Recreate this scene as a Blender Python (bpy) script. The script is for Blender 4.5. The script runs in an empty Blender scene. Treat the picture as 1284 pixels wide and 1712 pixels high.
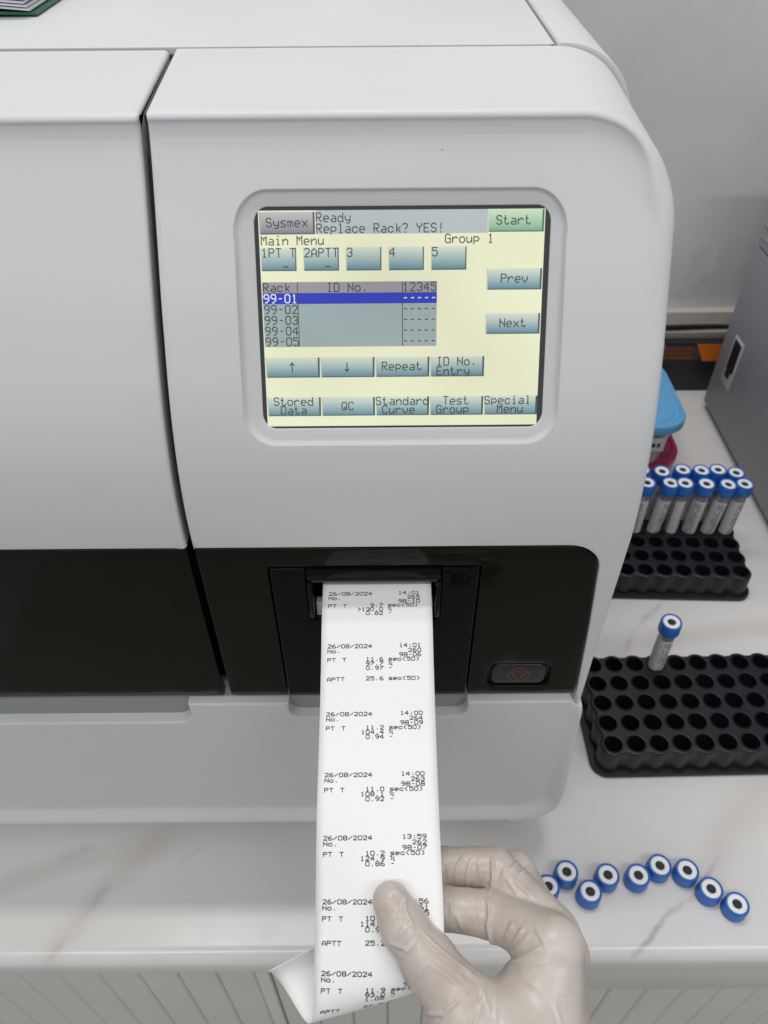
import bpy, bmesh, math, random
import numpy as np
from mathutils import Vector, Matrix, geometry, noise

random.seed(7)
S = bpy.context.scene
C = S.collection
MM = 0.001
R = math.radians

# ------------------------------------------------------------------ camera
cam = bpy.data.cameras.new('camera')
cam.sensor_fit = 'VERTICAL'; cam.sensor_height = 36.0
cam.lens = 36.0 * 1286.0 / 1712.0
cam.clip_start = 0.01; cam.clip_end = 50
cam.dof.use_dof = True; cam.dof.focus_distance = 0.385; cam.dof.aperture_fstop = 15
camo = bpy.data.objects.new('camera', cam); C.objects.link(camo)
_th, _ro = R(43.5), R(0.45)
_fw = Vector((0, math.cos(_th), -math.sin(_th))); _up0 = Vector((0, math.sin(_th), math.cos(_th))); _r0 = Vector((1, 0, 0))
_up = math.cos(_ro)*_up0 + math.sin(_ro)*_r0; _rt = math.cos(_ro)*_r0 - math.sin(_ro)*_up0
m = Matrix.Identity(4)
for i in range(3):
    m[i][0] = _rt[i]; m[i][1] = _up[i]; m[i][2] = -_fw[i]
m[2][3] = 0.575
camo.matrix_world = m
S.camera = camo

# ------------------------------------------------------------------ world and lamps (indoor ceiling light)
w = bpy.data.worlds.new('World'); S.world = w; w.use_nodes = True
bg = w.node_tree.nodes['Background']
bg.inputs[0].default_value = (0.95, 0.97, 1.0, 1); bg.inputs[1].default_value = 0.36
def ceiling_lamp(name, loc, target, sx, sy, power, col=(1, 0.985, 0.975)):
    l = bpy.data.lights.new(name, 'AREA'); l.shape = 'RECTANGLE'; l.size = sx; l.size_y = sy; l.energy = power; l.color = col
    o = bpy.data.objects.new(name, l); C.objects.link(o); o.location = loc
    o.rotation_euler = (Vector(target) - Vector(loc)).to_track_quat('-Z', 'Y').to_euler()
    return o
ceiling_lamp('ceiling_lamp', (-0.1, 0.60, 2.1), (-0.1, 0.60, 0), 1.2, 0.06, 9.5)
ceiling_lamp('ceiling_lamp', (-0.1, 0.76, 2.1), (-0.1, 0.76, 0), 1.2, 0.06, 5)
ceiling_lamp('ceiling_lamp', (-0.7, -0.85, 2.1), (-0.7, -0.85, 0), 1.2, 0.15, 12.5)
ceiling_lamp('ceiling_lamp', (0.9, -0.75, 2.1), (0.9, -0.75, 0), 1.2, 0.15, 11)
S.view_settings.view_transform = 'Standard'; S.view_settings.look = 'None'
S.view_settings.exposure = 0.0; S.view_settings.gamma = 1.0
S.render.engine = 'CYCLES'
S.cycles.max_bounces = 8

# ------------------------------------------------------------------ materials
MAT = {}
def mat(name, col=(0.8, 0.8, 0.8), rough=0.5, metal=0.0, spec=0.5, bump=0.0, bscale=800, vary=0.0, vscale=20, trans=0.0, alpha=1.0, sss=0.0, specks=0.0, emit=None):
    mt = bpy.data.materials.new(name); mt.use_nodes = True
    nt = mt.node_tree; N = nt.nodes; L = nt.links; p = N['Principled BSDF']
    p.inputs['Base Color'].default_value = (*col, 1); p.inputs['Roughness'].default_value = rough
    p.inputs['Metallic'].default_value = metal; p.inputs['Specular IOR Level'].default_value = spec
    p.inputs['Transmission Weight'].default_value = trans; p.inputs['Alpha'].default_value = alpha
    if sss:
        p.inputs['Subsurface Weight'].default_value = sss; p.inputs['Subsurface Radius'].default_value = (0.004, 0.003, 0.002)
        p.inputs['Subsurface Scale'].default_value = 1.0
    tc = N.new('ShaderNodeTexCoord')
    colsock = None
    if vary:
        n = N.new('ShaderNodeTexNoise'); n.inputs['Scale'].default_value = vscale; n.inputs['Detail'].default_value = 5
        L.new(tc.outputs['Object'], n.inputs['Vector'])
        r = N.new('ShaderNodeMapRange'); r.inputs['From Min'].default_value = 0.3; r.inputs['From Max'].default_value = 0.7
        r.inputs['To Min'].default_value = 1 - vary; r.inputs['To Max'].default_value = 1 + vary * 0.4
        L.new(n.outputs['Fac'], r.inputs['Value'])
        mx = N.new('ShaderNodeMix'); mx.data_type = 'RGBA'; mx.blend_type = 'MULTIPLY'; mx.inputs['Factor'].default_value = 1
        mx.inputs['A'].default_value = (*col, 1); L.new(r.outputs['Result'], mx.inputs['B']); colsock = mx.outputs['Result']
        r2 = N.new('ShaderNodeMapRange'); r2.inputs['To Min'].default_value = max(0, rough - 0.08); r2.inputs['To Max'].default_value = min(1, rough + 0.1)
        L.new(n.outputs['Fac'], r2.inputs['Value']); L.new(r2.outputs['Result'], p.inputs['Roughness'])
    if specks:
        v = N.new('ShaderNodeTexVoronoi'); v.inputs['Scale'].default_value = specks; fm = N.new('ShaderNodeVectorMath'); fm.operation = 'MULTIPLY'; fm.inputs[1].default_value = (1, 0, 1); L.new(tc.outputs['Object'], fm.inputs[0]); L.new(fm.outputs[0], v.inputs['Vector'])
        # only some cells carry a speck of dirt, each with its own size
        sp = N.new('ShaderNodeSeparateColor'); L.new(v.outputs['Color'], sp.inputs['Color'])
        sz = N.new('ShaderNodeMapRange'); sz.inputs['From Min'].default_value = 0.6; sz.inputs['From Max'].default_value = 1.0
        sz.inputs['To Min'].default_value = 0.0; sz.inputs['To Max'].default_value = 0.028; L.new(sp.outputs['Red'], sz.inputs['Value'])
        lt = N.new('ShaderNodeMath'); lt.operation = 'LESS_THAN'; L.new(v.outputs['Distance'], lt.inputs[0]); L.new(sz.outputs['Result'], lt.inputs[1])
        ml = N.new('ShaderNodeMath'); ml.operation = 'MULTIPLY'; L.new(lt.outputs[0], ml.inputs[0]); L.new(sp.outputs['Green'], ml.inputs[1])
        mx2 = N.new('ShaderNodeMix'); mx2.data_type = 'RGBA'; L.new(ml.outputs[0], mx2.inputs['Factor'])
        if colsock: L.new(colsock, mx2.inputs['A'])
        else: mx2.inputs['A'].default_value = (*col, 1)
        mx2.inputs['B'].default_value = (0.16, 0.15, 0.15, 1); colsock = mx2.outputs['Result']
    if colsock: L.new(colsock, p.inputs['Base Color'])
    if bump:
        n = N.new('ShaderNodeTexNoise'); n.inputs['Scale'].default_value = bscale; n.inputs['Detail'].default_value = 4
        L.new(tc.outputs['Object'], n.inputs['Vector'])
        b = N.new('ShaderNodeBump'); b.inputs['Strength'].default_value = bump; b.inputs['Distance'].default_value = 0.001
        L.new(n.outputs['Fac'], b.inputs['Height']); L.new(b.outputs['Normal'], p.inputs['Normal'])
    if emit:
        p.inputs['Base Color'].default_value = (0.01, 0.01, 0.01, 1); p.inputs['Specular IOR Level'].default_value = 0.2
        p.inputs['Emission Color'].default_value = (*emit, 1); p.inputs['Emission Strength'].default_value = 1.0
    MAT[name] = mt
    return mt
mat('white_plastic', (0.655, 0.66, 0.675), 0.42, bump=0.05, bscale=2500, vary=0.03, vscale=9, specks=34)
mat('base_plastic', (0.665, 0.667, 0.655), 0.42, bump=0.05, bscale=2500, vary=0.04, vscale=7)
mat('shaded_plastic', (0.30, 0.32, 0.33), 0.5)  # darker grey paints in the shade on the wall behind the finger scoops
mat('bezel_plastic', (0.60, 0.61, 0.61), 0.45, bump=0.05, bscale=2500)
mat('seam_dark', (0.10, 0.10, 0.11), 0.7)
mat('core_dark', (0.05, 0.05, 0.055), 0.8)
mat('black_gloss', (0.006, 0.006, 0.004), 0.06, spec=0.16, vary=0.1, vscale=60)
mat('black_door', (0.003, 0.004, 0.006), 0.05, spec=0.12)
for k_ in ('black_gloss',): MAT[k_].node_tree.nodes['Principled BSDF'].inputs['Specular Tint'].default_value = (1.0, 0.985, 0.87, 1)
mat('black_matt', (0.012, 0.012, 0.013), 0.35)
mat('slot_dark', (0.006, 0.006, 0.007), 0.5)
mat('slot_white', (0.55, 0.56, 0.62), 0.4)
mat('emblem_red', (0.16, 0.045, 0.035), 0.4)
mat('paper', (0.89, 0.89, 0.88), 0.55, spec=0.35, bump=0.03, bscale=1500)
mat('ink', (0.035, 0.035, 0.04), 0.7, spec=0.2)
mat('rack_black', (0.007, 0.008, 0.012), 0.4, bump=0.12, bscale=900, vary=0.3, vscale=70)
mat('cap_blue', (0.02, 0.15, 0.54), 0.36, spec=0.5, bump=0.03, bscale=900, vary=0.06, vscale=100)
mat('cap_white', (0.85, 0.85, 0.86), 0.4)
mat('stopper', (0.012, 0.013, 0.018), 0.55, bump=0.2, bscale=900)
mat('tube_plastic', (0.75, 0.74, 0.74), 0.12, trans=0.75)
mat('tube_label', (0.66, 0.66, 0.68), 0.6, bump=0.05)
mat('sample_liquid', (0.50, 0.42, 0.22), 0.3)
mat('wall_paint', (0.74, 0.735, 0.725), 0.75, bump=0.35, bscale=55, vary=0.08, vscale=7, specks=26)
mat('splash_tile', (0.52, 0.49, 0.46), 0.4, vary=0.08, vscale=18)
mat('machine_grey', (0.31, 0.31, 0.335), 0.5, bump=0.08, bscale=1500, vary=0.06, vscale=8)
mat('machine_light', (0.50, 0.50, 0.53), 0.5)
mat('lid_blue', (0.12, 0.38, 0.66), 0.35, vary=0.05, vscale=50)
mat('box_clear', (0.42, 0.40, 0.45), 0.25, alpha=1.0, vary=0.25, vscale=40)
mat('red_plastic', (0.36, 0.025, 0.10), 0.35, vary=0.1, vscale=40)
mat('pink_plastic', (0.30, 0.05, 0.17), 0.4)
mat('carton_black', (0.011, 0.012, 0.018), 0.45)
mat('carton_orange', (0.80, 0.20, 0.015), 0.5)
mat('carton_brown', (0.10, 0.05, 0.03), 0.6)
mat('cable', (0.008, 0.008, 0.009), 0.4)
mat('trunking', (0.30, 0.28, 0.25), 0.6)
mat('folder_green', (0.02, 0.12, 0.07), 0.45)
mat('sheet', (0.72, 0.72, 0.78), 0.6)
mat('cabinet_paint', (0.67, 0.67, 0.605), 0.5, bump=0.1, bscale=300, vary=0.05, vscale=10)
mat('clear_tape', (0.8, 0.8, 0.82), 0.15, alpha=0.18)
mat('lcd_border', (0.05, 0.055, 0.06), 0.12, spec=0.5)

def marble():
    """pale stone with a few soft bands and thin broken veins; each vein is a warped line (metres) across the slab"""
    mt = bpy.data.materials.new('marble'); mt.use_nodes = True
    nt = mt.node_tree; N = nt.nodes; L = nt.links; p = N['Principled BSDF']
    p.inputs['Specular IOR Level'].default_value = 0.45
    tc = N.new('ShaderNodeTexCoord')
    def math_(op, a, b=None, clamp=False):
        n = N.new('ShaderNodeMath'); n.operation = op; n.use_clamp = clamp
        for i, v in enumerate((a, b)):
            if v is None: continue
            if isinstance(v, (int, float)): n.inputs[i].default_value = v
            else: L.new(v, n.inputs[i])
        return n.outputs[0]
    def noise_(scale, detail, rough=0.55, vec=None):
        n = N.new('ShaderNodeTexNoise'); n.inputs['Scale'].default_value = scale; n.inputs['Detail'].default_value = detail; n.inputs['Roughness'].default_value = rough
        L.new(vec or tc.outputs['Object'], n.inputs['Vector']); return n
    wn = noise_(14, 7, 0.55)
    warp = N.new('ShaderNodeVectorMath'); warp.operation = 'MULTIPLY_ADD'; L.new(wn.outputs['Color'], warp.inputs[0]); warp.inputs[1].default_value = (0.03, 0.03, 0); L.new(tc.outputs['Object'], warp.inputs[2])
    cl = noise_(6, 6)
    base = N.new('ShaderNodeMix'); base.data_type = 'RGBA'; base.inputs['A'].default_value = (0.66, 0.645, 0.62, 1); base.inputs['B'].default_value = (0.75, 0.735, 0.72, 1); L.new(cl.outputs['Fac'], base.inputs['Factor'])
    col = base.outputs['Result']
    brk = noise_(30, 4); bm = N.new('ShaderNodeMapRange'); bm.inputs['From Min'].default_value = 0.38; bm.inputs['From Max'].default_value = 0.6; L.new(brk.outputs['Fac'], bm.inputs['Value'])
    VEINS = [((-0.198, 0.214), (-0.231, 0.174), 0.0045, 0.75, 1), ((-0.165, 0.262), (-0.238, 0.165), 0.014, 0.28, 0), ((-0.30, 0.214), (-0.15, 0.252), 0.016, 0.34, 0), ((-0.25, 0.225), (-0.22, 0.245), 0.006, 0.35, 1),
             ((0.245, 0.232), (0.160, 0.165), 0.0035, 0.8, 1), ((0.34, 0.335), (0.225, 0.215), 0.022, 0.30, 0), ((0.205, 0.424), (0.42, 0.452), 0.018, 0.34, 0), ((0.27, 0.48), (0.215, 0.418), 0.005, 0.5, 1),
             ((-0.13, 0.250), (-0.15, 0.238), 0.003, 0.6, 1), ((0.36, 0.62), (0.22, 0.50), 0.012, 0.3, 0), ((0.30, 0.19), (0.43, 0.26), 0.01, 0.3, 0), ((0.02, 0.168), (0.06, 0.25), 0.008, 0.18, 0)]
    for (ax, ay), (bx, by), wd, st, thin in VEINS:
        l = math.hypot(bx - ax, by - ay); dx, dy = (bx - ax) / l, (by - ay) / l
        off = N.new('ShaderNodeVectorMath'); off.operation = 'SUBTRACT'; L.new(warp.outputs[0], off.inputs[0]); off.inputs[1].default_value = (ax + 0.015, ay + 0.015, 0)
        dt = N.new('ShaderNodeVectorMath'); dt.operation = 'DOT_PRODUCT'; L.new(off.outputs[0], dt.inputs[0]); dt.inputs[1].default_value = (dx, dy, 0)
        dn = N.new('ShaderNodeVectorMath'); dn.operation = 'DOT_PRODUCT'; L.new(off.outputs[0], dn.inputs[0]); dn.inputs[1].default_value = (-dy, dx, 0)
        ad = math_('ABSOLUTE', dn.outputs['Value'])
        f = N.new('ShaderNodeMapRange'); f.interpolation_type = 'SMOOTHSTEP'; f.inputs['From Min'].default_value = wd; f.inputs['From Max'].default_value = 0.0; L.new(ad, f.inputs['Value'])
        e = math_('ABSOLUTE', math_('SUBTRACT', dt.outputs['Value'], l / 2)); g = N.new('ShaderNodeMapRange'); g.interpolation_type = 'SMOOTHSTEP'; g.inputs['From Min'].default_value = l * 0.62; g.inputs['From Max'].default_value = l * 0.3; L.new(e, g.inputs['Value'])
        fac = math_('MULTIPLY', math_('MULTIPLY', f.outputs['Result'], g.outputs['Result']), st * (0.75 if thin else 1.0))
        if thin: fac = math_('MULTIPLY', fac, bm.outputs['Result'])
        mx = N.new('ShaderNodeMix'); mx.data_type = 'RGBA'; L.new(fac, mx.inputs['Factor']); L.new(col, mx.inputs['A']); mx.inputs['B'].default_value = (0.30, 0.28, 0.28, 1) if thin else (0.46, 0.425, 0.41, 1)
        col = mx.outputs['Result']
    L.new(col, p.inputs['Base Color'])
    rn = noise_(25, 5); rr = N.new('ShaderNodeMapRange'); rr.inputs['To Min'].default_value = 0.14; rr.inputs['To Max'].default_value = 0.34; L.new(rn.outputs['Fac'], rr.inputs['Value']); L.new(rr.outputs['Result'], p.inputs['Roughness'])
    MAT['marble'] = mt
marble()

def glove_mat():
    mt = mat('latex', (0.5, 0.43, 0.37), 0.36, spec=0.5, sss=0.2)
    nt = mt.node_tree; N = nt.nodes; L = nt.links; p = N['Principled BSDF']
    tc = N.new('ShaderNodeTexCoord')
    n = N.new('ShaderNodeTexNoise'); n.inputs['Scale'].default_value = 40; n.inputs['Detail'].default_value = 6; n.inputs['Distortion'].default_value = 0.6
    L.new(tc.outputs['Object'], n.inputs['Vector'])
    cr = N.new('ShaderNodeValToRGB'); cr.color_ramp.elements[0].position = 0.3; cr.color_ramp.elements[0].color = (0.49, 0.425, 0.375, 1)
    cr.color_ramp.elements[1].position = 0.7; cr.color_ramp.elements[1].color = (0.60, 0.545, 0.495, 1)
    L.new(n.outputs['Fac'], cr.inputs['Fac'])
    # dusty smudges
    sm = N.new('ShaderNodeTexNoise'); sm.inputs['Scale'].default_value = 110; sm.inputs['Detail'].default_value = 8; sm.inputs['Roughness'].default_value = 0.7; L.new(tc.outputs['Object'], sm.inputs['Vector'])
    sr = N.new('ShaderNodeMapRange'); sr.inputs['From Min'].default_value = 0.62; sr.inputs['From Max'].default_value = 0.75; sr.inputs['To Max'].default_value = 0.35; L.new(sm.outputs['Fac'], sr.inputs['Value'])
    mx = N.new('ShaderNodeMix'); mx.data_type = 'RGBA'; L.new(sr.outputs['Result'], mx.inputs['Factor']); L.new(cr.outputs['Color'], mx.inputs['A']); mx.inputs['B'].default_value = (0.34, 0.28, 0.23, 1)
    L.new(mx.outputs['Result'], p.inputs['Base Color'])
    # fine drag wrinkles: noise stretched along the thumb, stronger in patches
    mp = N.new('ShaderNodeMapping'); mp.inputs['Scale'].default_value = (0.16, 1.0, 0.6); mp.inputs['Rotation'].default_value = (0, 0, R(-52)); L.new(tc.outputs['Object'], mp.inputs['Vector'])
    n2 = N.new('ShaderNodeTexNoise'); n2.inputs['Scale'].default_value = 240; n2.inputs['Detail'].default_value = 2; n2.inputs['Distortion'].default_value = 0.3; L.new(mp.outputs['Vector'], n2.inputs['Vector'])
    pn = N.new('ShaderNodeTexNoise'); pn.inputs['Scale'].default_value = 38; L.new(tc.outputs['Object'], pn.inputs['Vector'])
    pr = N.new('ShaderNodeMapRange'); pr.inputs['From Min'].default_value = 0.44; pr.inputs['From Max'].default_value = 0.66; L.new(pn.outputs['Fac'], pr.inputs['Value'])
    hm = N.new('ShaderNodeMath'); hm.operation = 'MULTIPLY'; L.new(n2.outputs['Fac'], hm.inputs[0]); L.new(pr.outputs['Result'], hm.inputs[1])
    b = N.new('ShaderNodeBump'); b.inputs['Strength'].default_value = 0.4; b.inputs['Distance'].default_value = 0.0008
    L.new(hm.outputs[0], b.inputs['Height'])
    n3 = N.new('ShaderNodeTexNoise'); n3.inputs['Scale'].default_value = 260; n3.inputs['Detail'].default_value = 4; L.new(tc.outputs['Object'], n3.inputs['Vector'])
    b2 = N.new('ShaderNodeBump'); b2.inputs['Strength'].default_value = 0.16; b2.inputs['Distance'].default_value = 0.0006
    L.new(n3.outputs['Fac'], b2.inputs['Height']); L.new(b.outputs['Normal'], b2.inputs['Normal']); L.new(b2.outputs['Normal'], p.inputs['Normal'])
    p.inputs['Coat Weight'].default_value = 0.12; p.inputs['Coat Roughness'].default_value = 0.3
glove_mat()

def lcd_mat(name, top, bottom=None, strength=1.0):
    """picture shown by the lit display; v runs down a button"""
    mt = bpy.data.materials.new(name); mt.use_nodes = True
    nt = mt.node_tree; N = nt.nodes; L = nt.links; p = N['Principled BSDF']
    p.inputs['Base Color'].default_value = (0.01, 0.01, 0.01, 1); p.inputs['Roughness'].default_value = 0.25; p.inputs['Specular IOR Level'].default_value = 0.25
    tc = N.new('ShaderNodeTexCoord'); sep = N.new('ShaderNodeSeparateXYZ'); L.new(tc.outputs['UV'], sep.inputs[0])
    cr = N.new('ShaderNodeValToRGB'); el = cr.color_ramp.elements
    el[0].color = (*top, 1); el[1].color = (*(bottom or top), 1)
    if bottom:
        el[0].position = 0.05; el[1].position = 0.8
        e = el.new(0.95); e.color = (*[c * 0.75 for c in bottom], 1)
    L.new(sep.outputs[1], cr.inputs['Fac'])
    csock = cr.outputs['Color']
    if bottom:      # drawn bevel: dark right and lower edge, pale left edge
        for sock, op, th, c_ in ((sep.outputs[0], 'GREATER_THAN', 0.965, [c * 0.35 for c in bottom]), (sep.outputs[1], 'GREATER_THAN', 0.945, [c * 0.4 for c in bottom]), (sep.outputs[0], 'LESS_THAN', 0.02, [c * 0.8 for c in top])):
            gt = N.new('ShaderNodeMath'); gt.operation = op; gt.inputs[1].default_value = th; L.new(sock, gt.inputs[0])
            mx = N.new('ShaderNodeMix'); mx.data_type = 'RGBA'; L.new(gt.outputs[0], mx.inputs['Factor']); L.new(csock, mx.inputs['A']); mx.inputs['B'].default_value = (*c_, 1); csock = mx.outputs['Result']
    wv = N.new('ShaderNodeTexWave'); wv.inputs['Scale'].default_value = 420; wv.inputs['Distortion'].default_value = 1.5; wv.inputs['Detail'].default_value = 1
    L.new(tc.outputs['Object'], wv.inputs['Vector'])
    mr = N.new('ShaderNodeMapRange'); mr.inputs['To Min'].default_value = 0.94 * strength; mr.inputs['To Max'].default_value = 1.03 * strength; L.new(wv.outputs['Fac'], mr.inputs['Value'])
    un = N.new('ShaderNodeTexNoise'); un.inputs['Scale'].default_value = 14; un.inputs['Detail'].default_value = 1; L.new(tc.outputs['Object'], un.inputs['Vector'])
    ur = N.new('ShaderNodeMapRange'); ur.inputs['From Min'].default_value = 0.3; ur.inputs['From Max'].default_value = 0.7; ur.inputs['To Min'].default_value = 0.84; ur.inputs['To Max'].default_value = 1.06; L.new(un.outputs['Fac'], ur.inputs['Value'])
    ml = N.new('ShaderNodeMath'); ml.operation = 'MULTIPLY'; L.new(mr.outputs['Result'], ml.inputs[0]); L.new(ur.outputs['Result'], ml.inputs[1])
    L.new(csock, p.inputs['Emission Color']); L.new(ml.outputs[0], p.inputs['Emission Strength'])
    MAT[name] = mt
lcd_mat('lcd_cream', (0.86, 0.87, 0.62))
lcd_mat('lcd_button', (0.66, 0.74, 0.64), (0.21, 0.35, 0.40))
lcd_mat('lcd_green', (0.60, 0.76, 0.55), (0.30, 0.52, 0.36))
lcd_mat('lcd_grey_button', (0.52, 0.52, 0.53), (0.30, 0.30, 0.33))
lcd_mat('lcd_header', (0.48, 0.54, 0.55))
lcd_mat('lcd_table', (0.36, 0.44, 0.44))
lcd_mat('lcd_table_head', (0.34, 0.33, 0.35))
lcd_mat('lcd_blue', (0.035, 0.055, 0.52))
lcd_mat('lcd_ink', (0.055, 0.065, 0.06))
lcd_mat('lcd_white', (0.85, 0.88, 0.85))

# ------------------------------------------------------------------ helpers
def link(name, me, parent=None):
    o = bpy.data.objects.new(name, me); C.objects.link(o)
    if parent: o.parent = parent
    return o
def mesh(name, verts, faces, material, parent=None, smooth=True, sharp=40, uvs=None, origin=(0, 0, 0), fixn=True, weld=0.0):
    """verts in mm in world (or local) coordinates; origin in mm"""
    og = np.array(origin, float)
    if parent is not None and origin == (0, 0, 0):
        og = np.array(parent.get('_o', (0, 0, 0)), float)
    V = (np.array(verts, float) - og) * MM
    me = bpy.data.meshes.new(name); me.from_pydata([tuple(v) for v in V], [], [tuple(int(i) for i in f) for f in faces])
    if uvs is not None:
        uv = me.uv_layers.new(name='UVMap')
        for l in me.loops: uv.data[l.index].uv = uvs[l.vertex_index]
    if fixn or weld:
        bm = bmesh.new(); bm.from_mesh(me)
        if weld: bmesh.ops.remove_doubles(bm, verts=bm.verts, dist=weld * MM)
        if fixn: bmesh.ops.recalc_face_normals(bm, faces=bm.faces)
        bm.to_mesh(me); bm.free()
    if smooth:
        me.shade_smooth(); me.set_sharp_from_angle(angle=R(sharp))
    me.materials.append(MAT[material])
    o = link(name, me, parent)
    if parent is None and any(og): o.location = og * MM
    return o
def empty(name, loc, label, cat, group=None, rz=0.0):
    o = bpy.data.objects.new(name, None); C.objects.link(o); o.empty_display_size = 0.01
    o.location = Vector(loc) * MM; o.rotation_euler = (0, 0, rz)
    o['label'] = label; o['category'] = cat
    if group: o['group'] = group
    return o
def world_empty(name, loc, label, cat, group=None):
    """empty at loc whose children are given in world mm"""
    o = empty(name, loc, label, cat, group); o['_o'] = tuple(float(v) for v in loc); return o
def tag(o, label, cat, group=None):
    o['label'] = label; o['category'] = cat
    if group: o['group'] = group
    return o
def struct(o): o['kind'] = 'structure'; return o

def box_data(x0, x1, y0, y1, z0, z1, b=0.0):
    """bevelled box"""
    bm = bmesh.new(); bmesh.ops.create_cube(bm, size=1)
    for v in bm.verts:
        v.co = Vector(((x0 + x1) / 2 + v.co.x * (x1 - x0), (y0 + y1) / 2 + v.co.y * (y1 - y0), (z0 + z1) / 2 + v.co.z * (z1 - z0)))
    if b: bmesh.ops.bevel(bm, geom=bm.edges[:], offset=b, segments=2, affect='EDGES', profile=0.5)
    bm.verts.index_update()
    V = [tuple(v.co) for v in bm.verts]; F = [[v.index for v in f.verts] for f in bm.faces]; bm.free()
    return V, F
def merge(*parts):
    V, F = [], []
    for v, f in parts:
        o = len(V); V += list(v); F += [[i + o for i in q] for q in f]
    return V, F
def lathe_data(prof, n=32, cx=0, cy=0):
    """prof: list of (r,z)"""
    V, F = [], []
    for r, z in prof:
        for k in range(n):
            a = 2 * math.pi * k / n; V.append((cx + r * math.cos(a), cy + r * math.sin(a), z))
    for j in range(len(prof) - 1):
        for k in range(n):
            F.append([j * n + k, j * n + (k + 1) % n, (j + 1) * n + (k + 1) % n, (j + 1) * n + k])
    return V, F
def tube_data(path, r, n=10, cap=True):
    P = [Vector(p) for p in path]; V, F = [], []
    for i, p in enumerate(P):
        t = (P[min(i + 1, len(P) - 1)] - P[max(i - 1, 0)]).normalized()
        u = t.cross(Vector((0, 0, 1)));
        if u.length < 1e-3: u = t.cross(Vector((0, 1, 0)))
        u.normalize(); v = t.cross(u)
        for k in range(n):
            a = 2 * math.pi * k / n; V.append(tuple(p + u * (r * math.cos(a)) + v * (r * math.sin(a))))
    for i in range(len(P) - 1):
        for k in range(n): F.append([i * n + k, i * n + (k + 1) % n, (i + 1) * n + (k + 1) % n, (i + 1) * n + k])
    if cap: F.append(list(range(n))); F.append([(len(P) - 1) * n + k for k in range(n)])
    return V, F
def arc(cx, cz, r, a0, a1, n=10):
    return [(cx + r * math.cos(R(a0 + (a1 - a0) * k / n)), cz + r * math.sin(R(a0 + (a1 - a0) * k / n))) for k in range(n + 1)]
def rrect(x0, x1, z0, z1, r, n=8):
    """counter-clockwise rounded rectangle"""
    return arc(x1 - r, z0 + r, r, -90, 0, n) + arc(x1 - r, z1 - r, r, 0, 90, n) + arc(x0 + r, z1 - r, r, 90, 180, n) + arc(x0 + r, z0 + r, r, 180, 270, n)
def densify(loop, step, closed=True):
    out = []
    n = len(loop)
    for i in range(n if closed else n - 1):
        a = np.array(loop[i], float); b = np.array(loop[(i + 1) % n], float)
        d = np.linalg.norm(b - a)
        if d < 1e-6: continue
        k = max(1, int(math.ceil(d / step)))
        for j in range(k): out.append(a + (b - a) * j / k)
    if not closed: out.append(np.array(loop[-1], float))
    return np.array(out)
def left_normals(P):
    """mitred normals pointing to the left of the travel direction"""
    E = np.roll(P, -1, 0) - P; E /= np.linalg.norm(E, axis=1)[:, None]
    N = np.stack([-E[:, 1], E[:, 0]], 1); Np = np.roll(N, 1, 0)
    M = N + Np; M /= np.maximum(np.linalg.norm(M, axis=1), 1e-6)[:, None]
    c = np.clip((M * N).sum(1), 0.5, 1)
    return M / c[:, None]
def inside(pts, loop):
    x, y = pts[:, 0], pts[:, 1]; r = np.zeros(len(pts), bool)
    X, Y = loop[:, 0], loop[:, 1]; X2, Y2 = np.roll(X, -1), np.roll(Y, -1)
    for a, b, c, d in zip(X, Y, X2, Y2):
        cond = ((b > y) != (d > y)) & (x < (c - a) * (y - b) / (d - b + 1e-12) + a)
        r ^= cond
    return r
def cdt_fill(loops, step):
    """triangles of the region bounded by loops[0], with the other loops as holes; 2D verts, faces"""
    pts = []; edges = []
    for L in loops:
        o = len(pts); n = len(L)
        pts += [tuple(p) for p in L]; edges += [(o + i, o + (i + 1) % n) for i in range(n)]
    mn = loops[0].min(0); mx = loops[0].max(0)
    gx = np.arange(mn[0] + step / 2, mx[0], step); gz = np.arange(mn[1] + step / 2, mx[1], step)
    G = np.stack(np.meshgrid(gx, gz), -1).reshape(-1, 2)
    G = G + np.random.RandomState(3).uniform(-0.08, 0.08, G.shape) * step
    k = inside(G, loops[0])
    for L in loops[1:]: k &= ~inside(G, L)
    G = G[k]
    B = np.array(pts)
    if len(G):
        keep = []
        for i in range(0, len(G), 2000):
            d = np.sqrt(((G[i:i + 2000, None, :] - B[None]) ** 2).sum(-1)).min(1); keep.append(d > step * 0.45)
        G = G[np.concatenate(keep)]
    allp = [Vector((float(p[0]), float(p[1]))) for p in list(pts) + [tuple(g) for g in G]]
    v, e, f, *_ = geometry.delaunay_2d_cdt(allp, edges, [], 0, 5e-4)
    v = np.array([tuple(p) for p in v]); f = np.array([list(t) for t in f])
    cen = v[f].mean(1); k = inside(cen, loops[0])
    for L in loops[1:]: k &= ~inside(cen, L)
    return v, np.array(split_slivers(v, [list(map(int, t)) for t in f[k]]))
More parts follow.
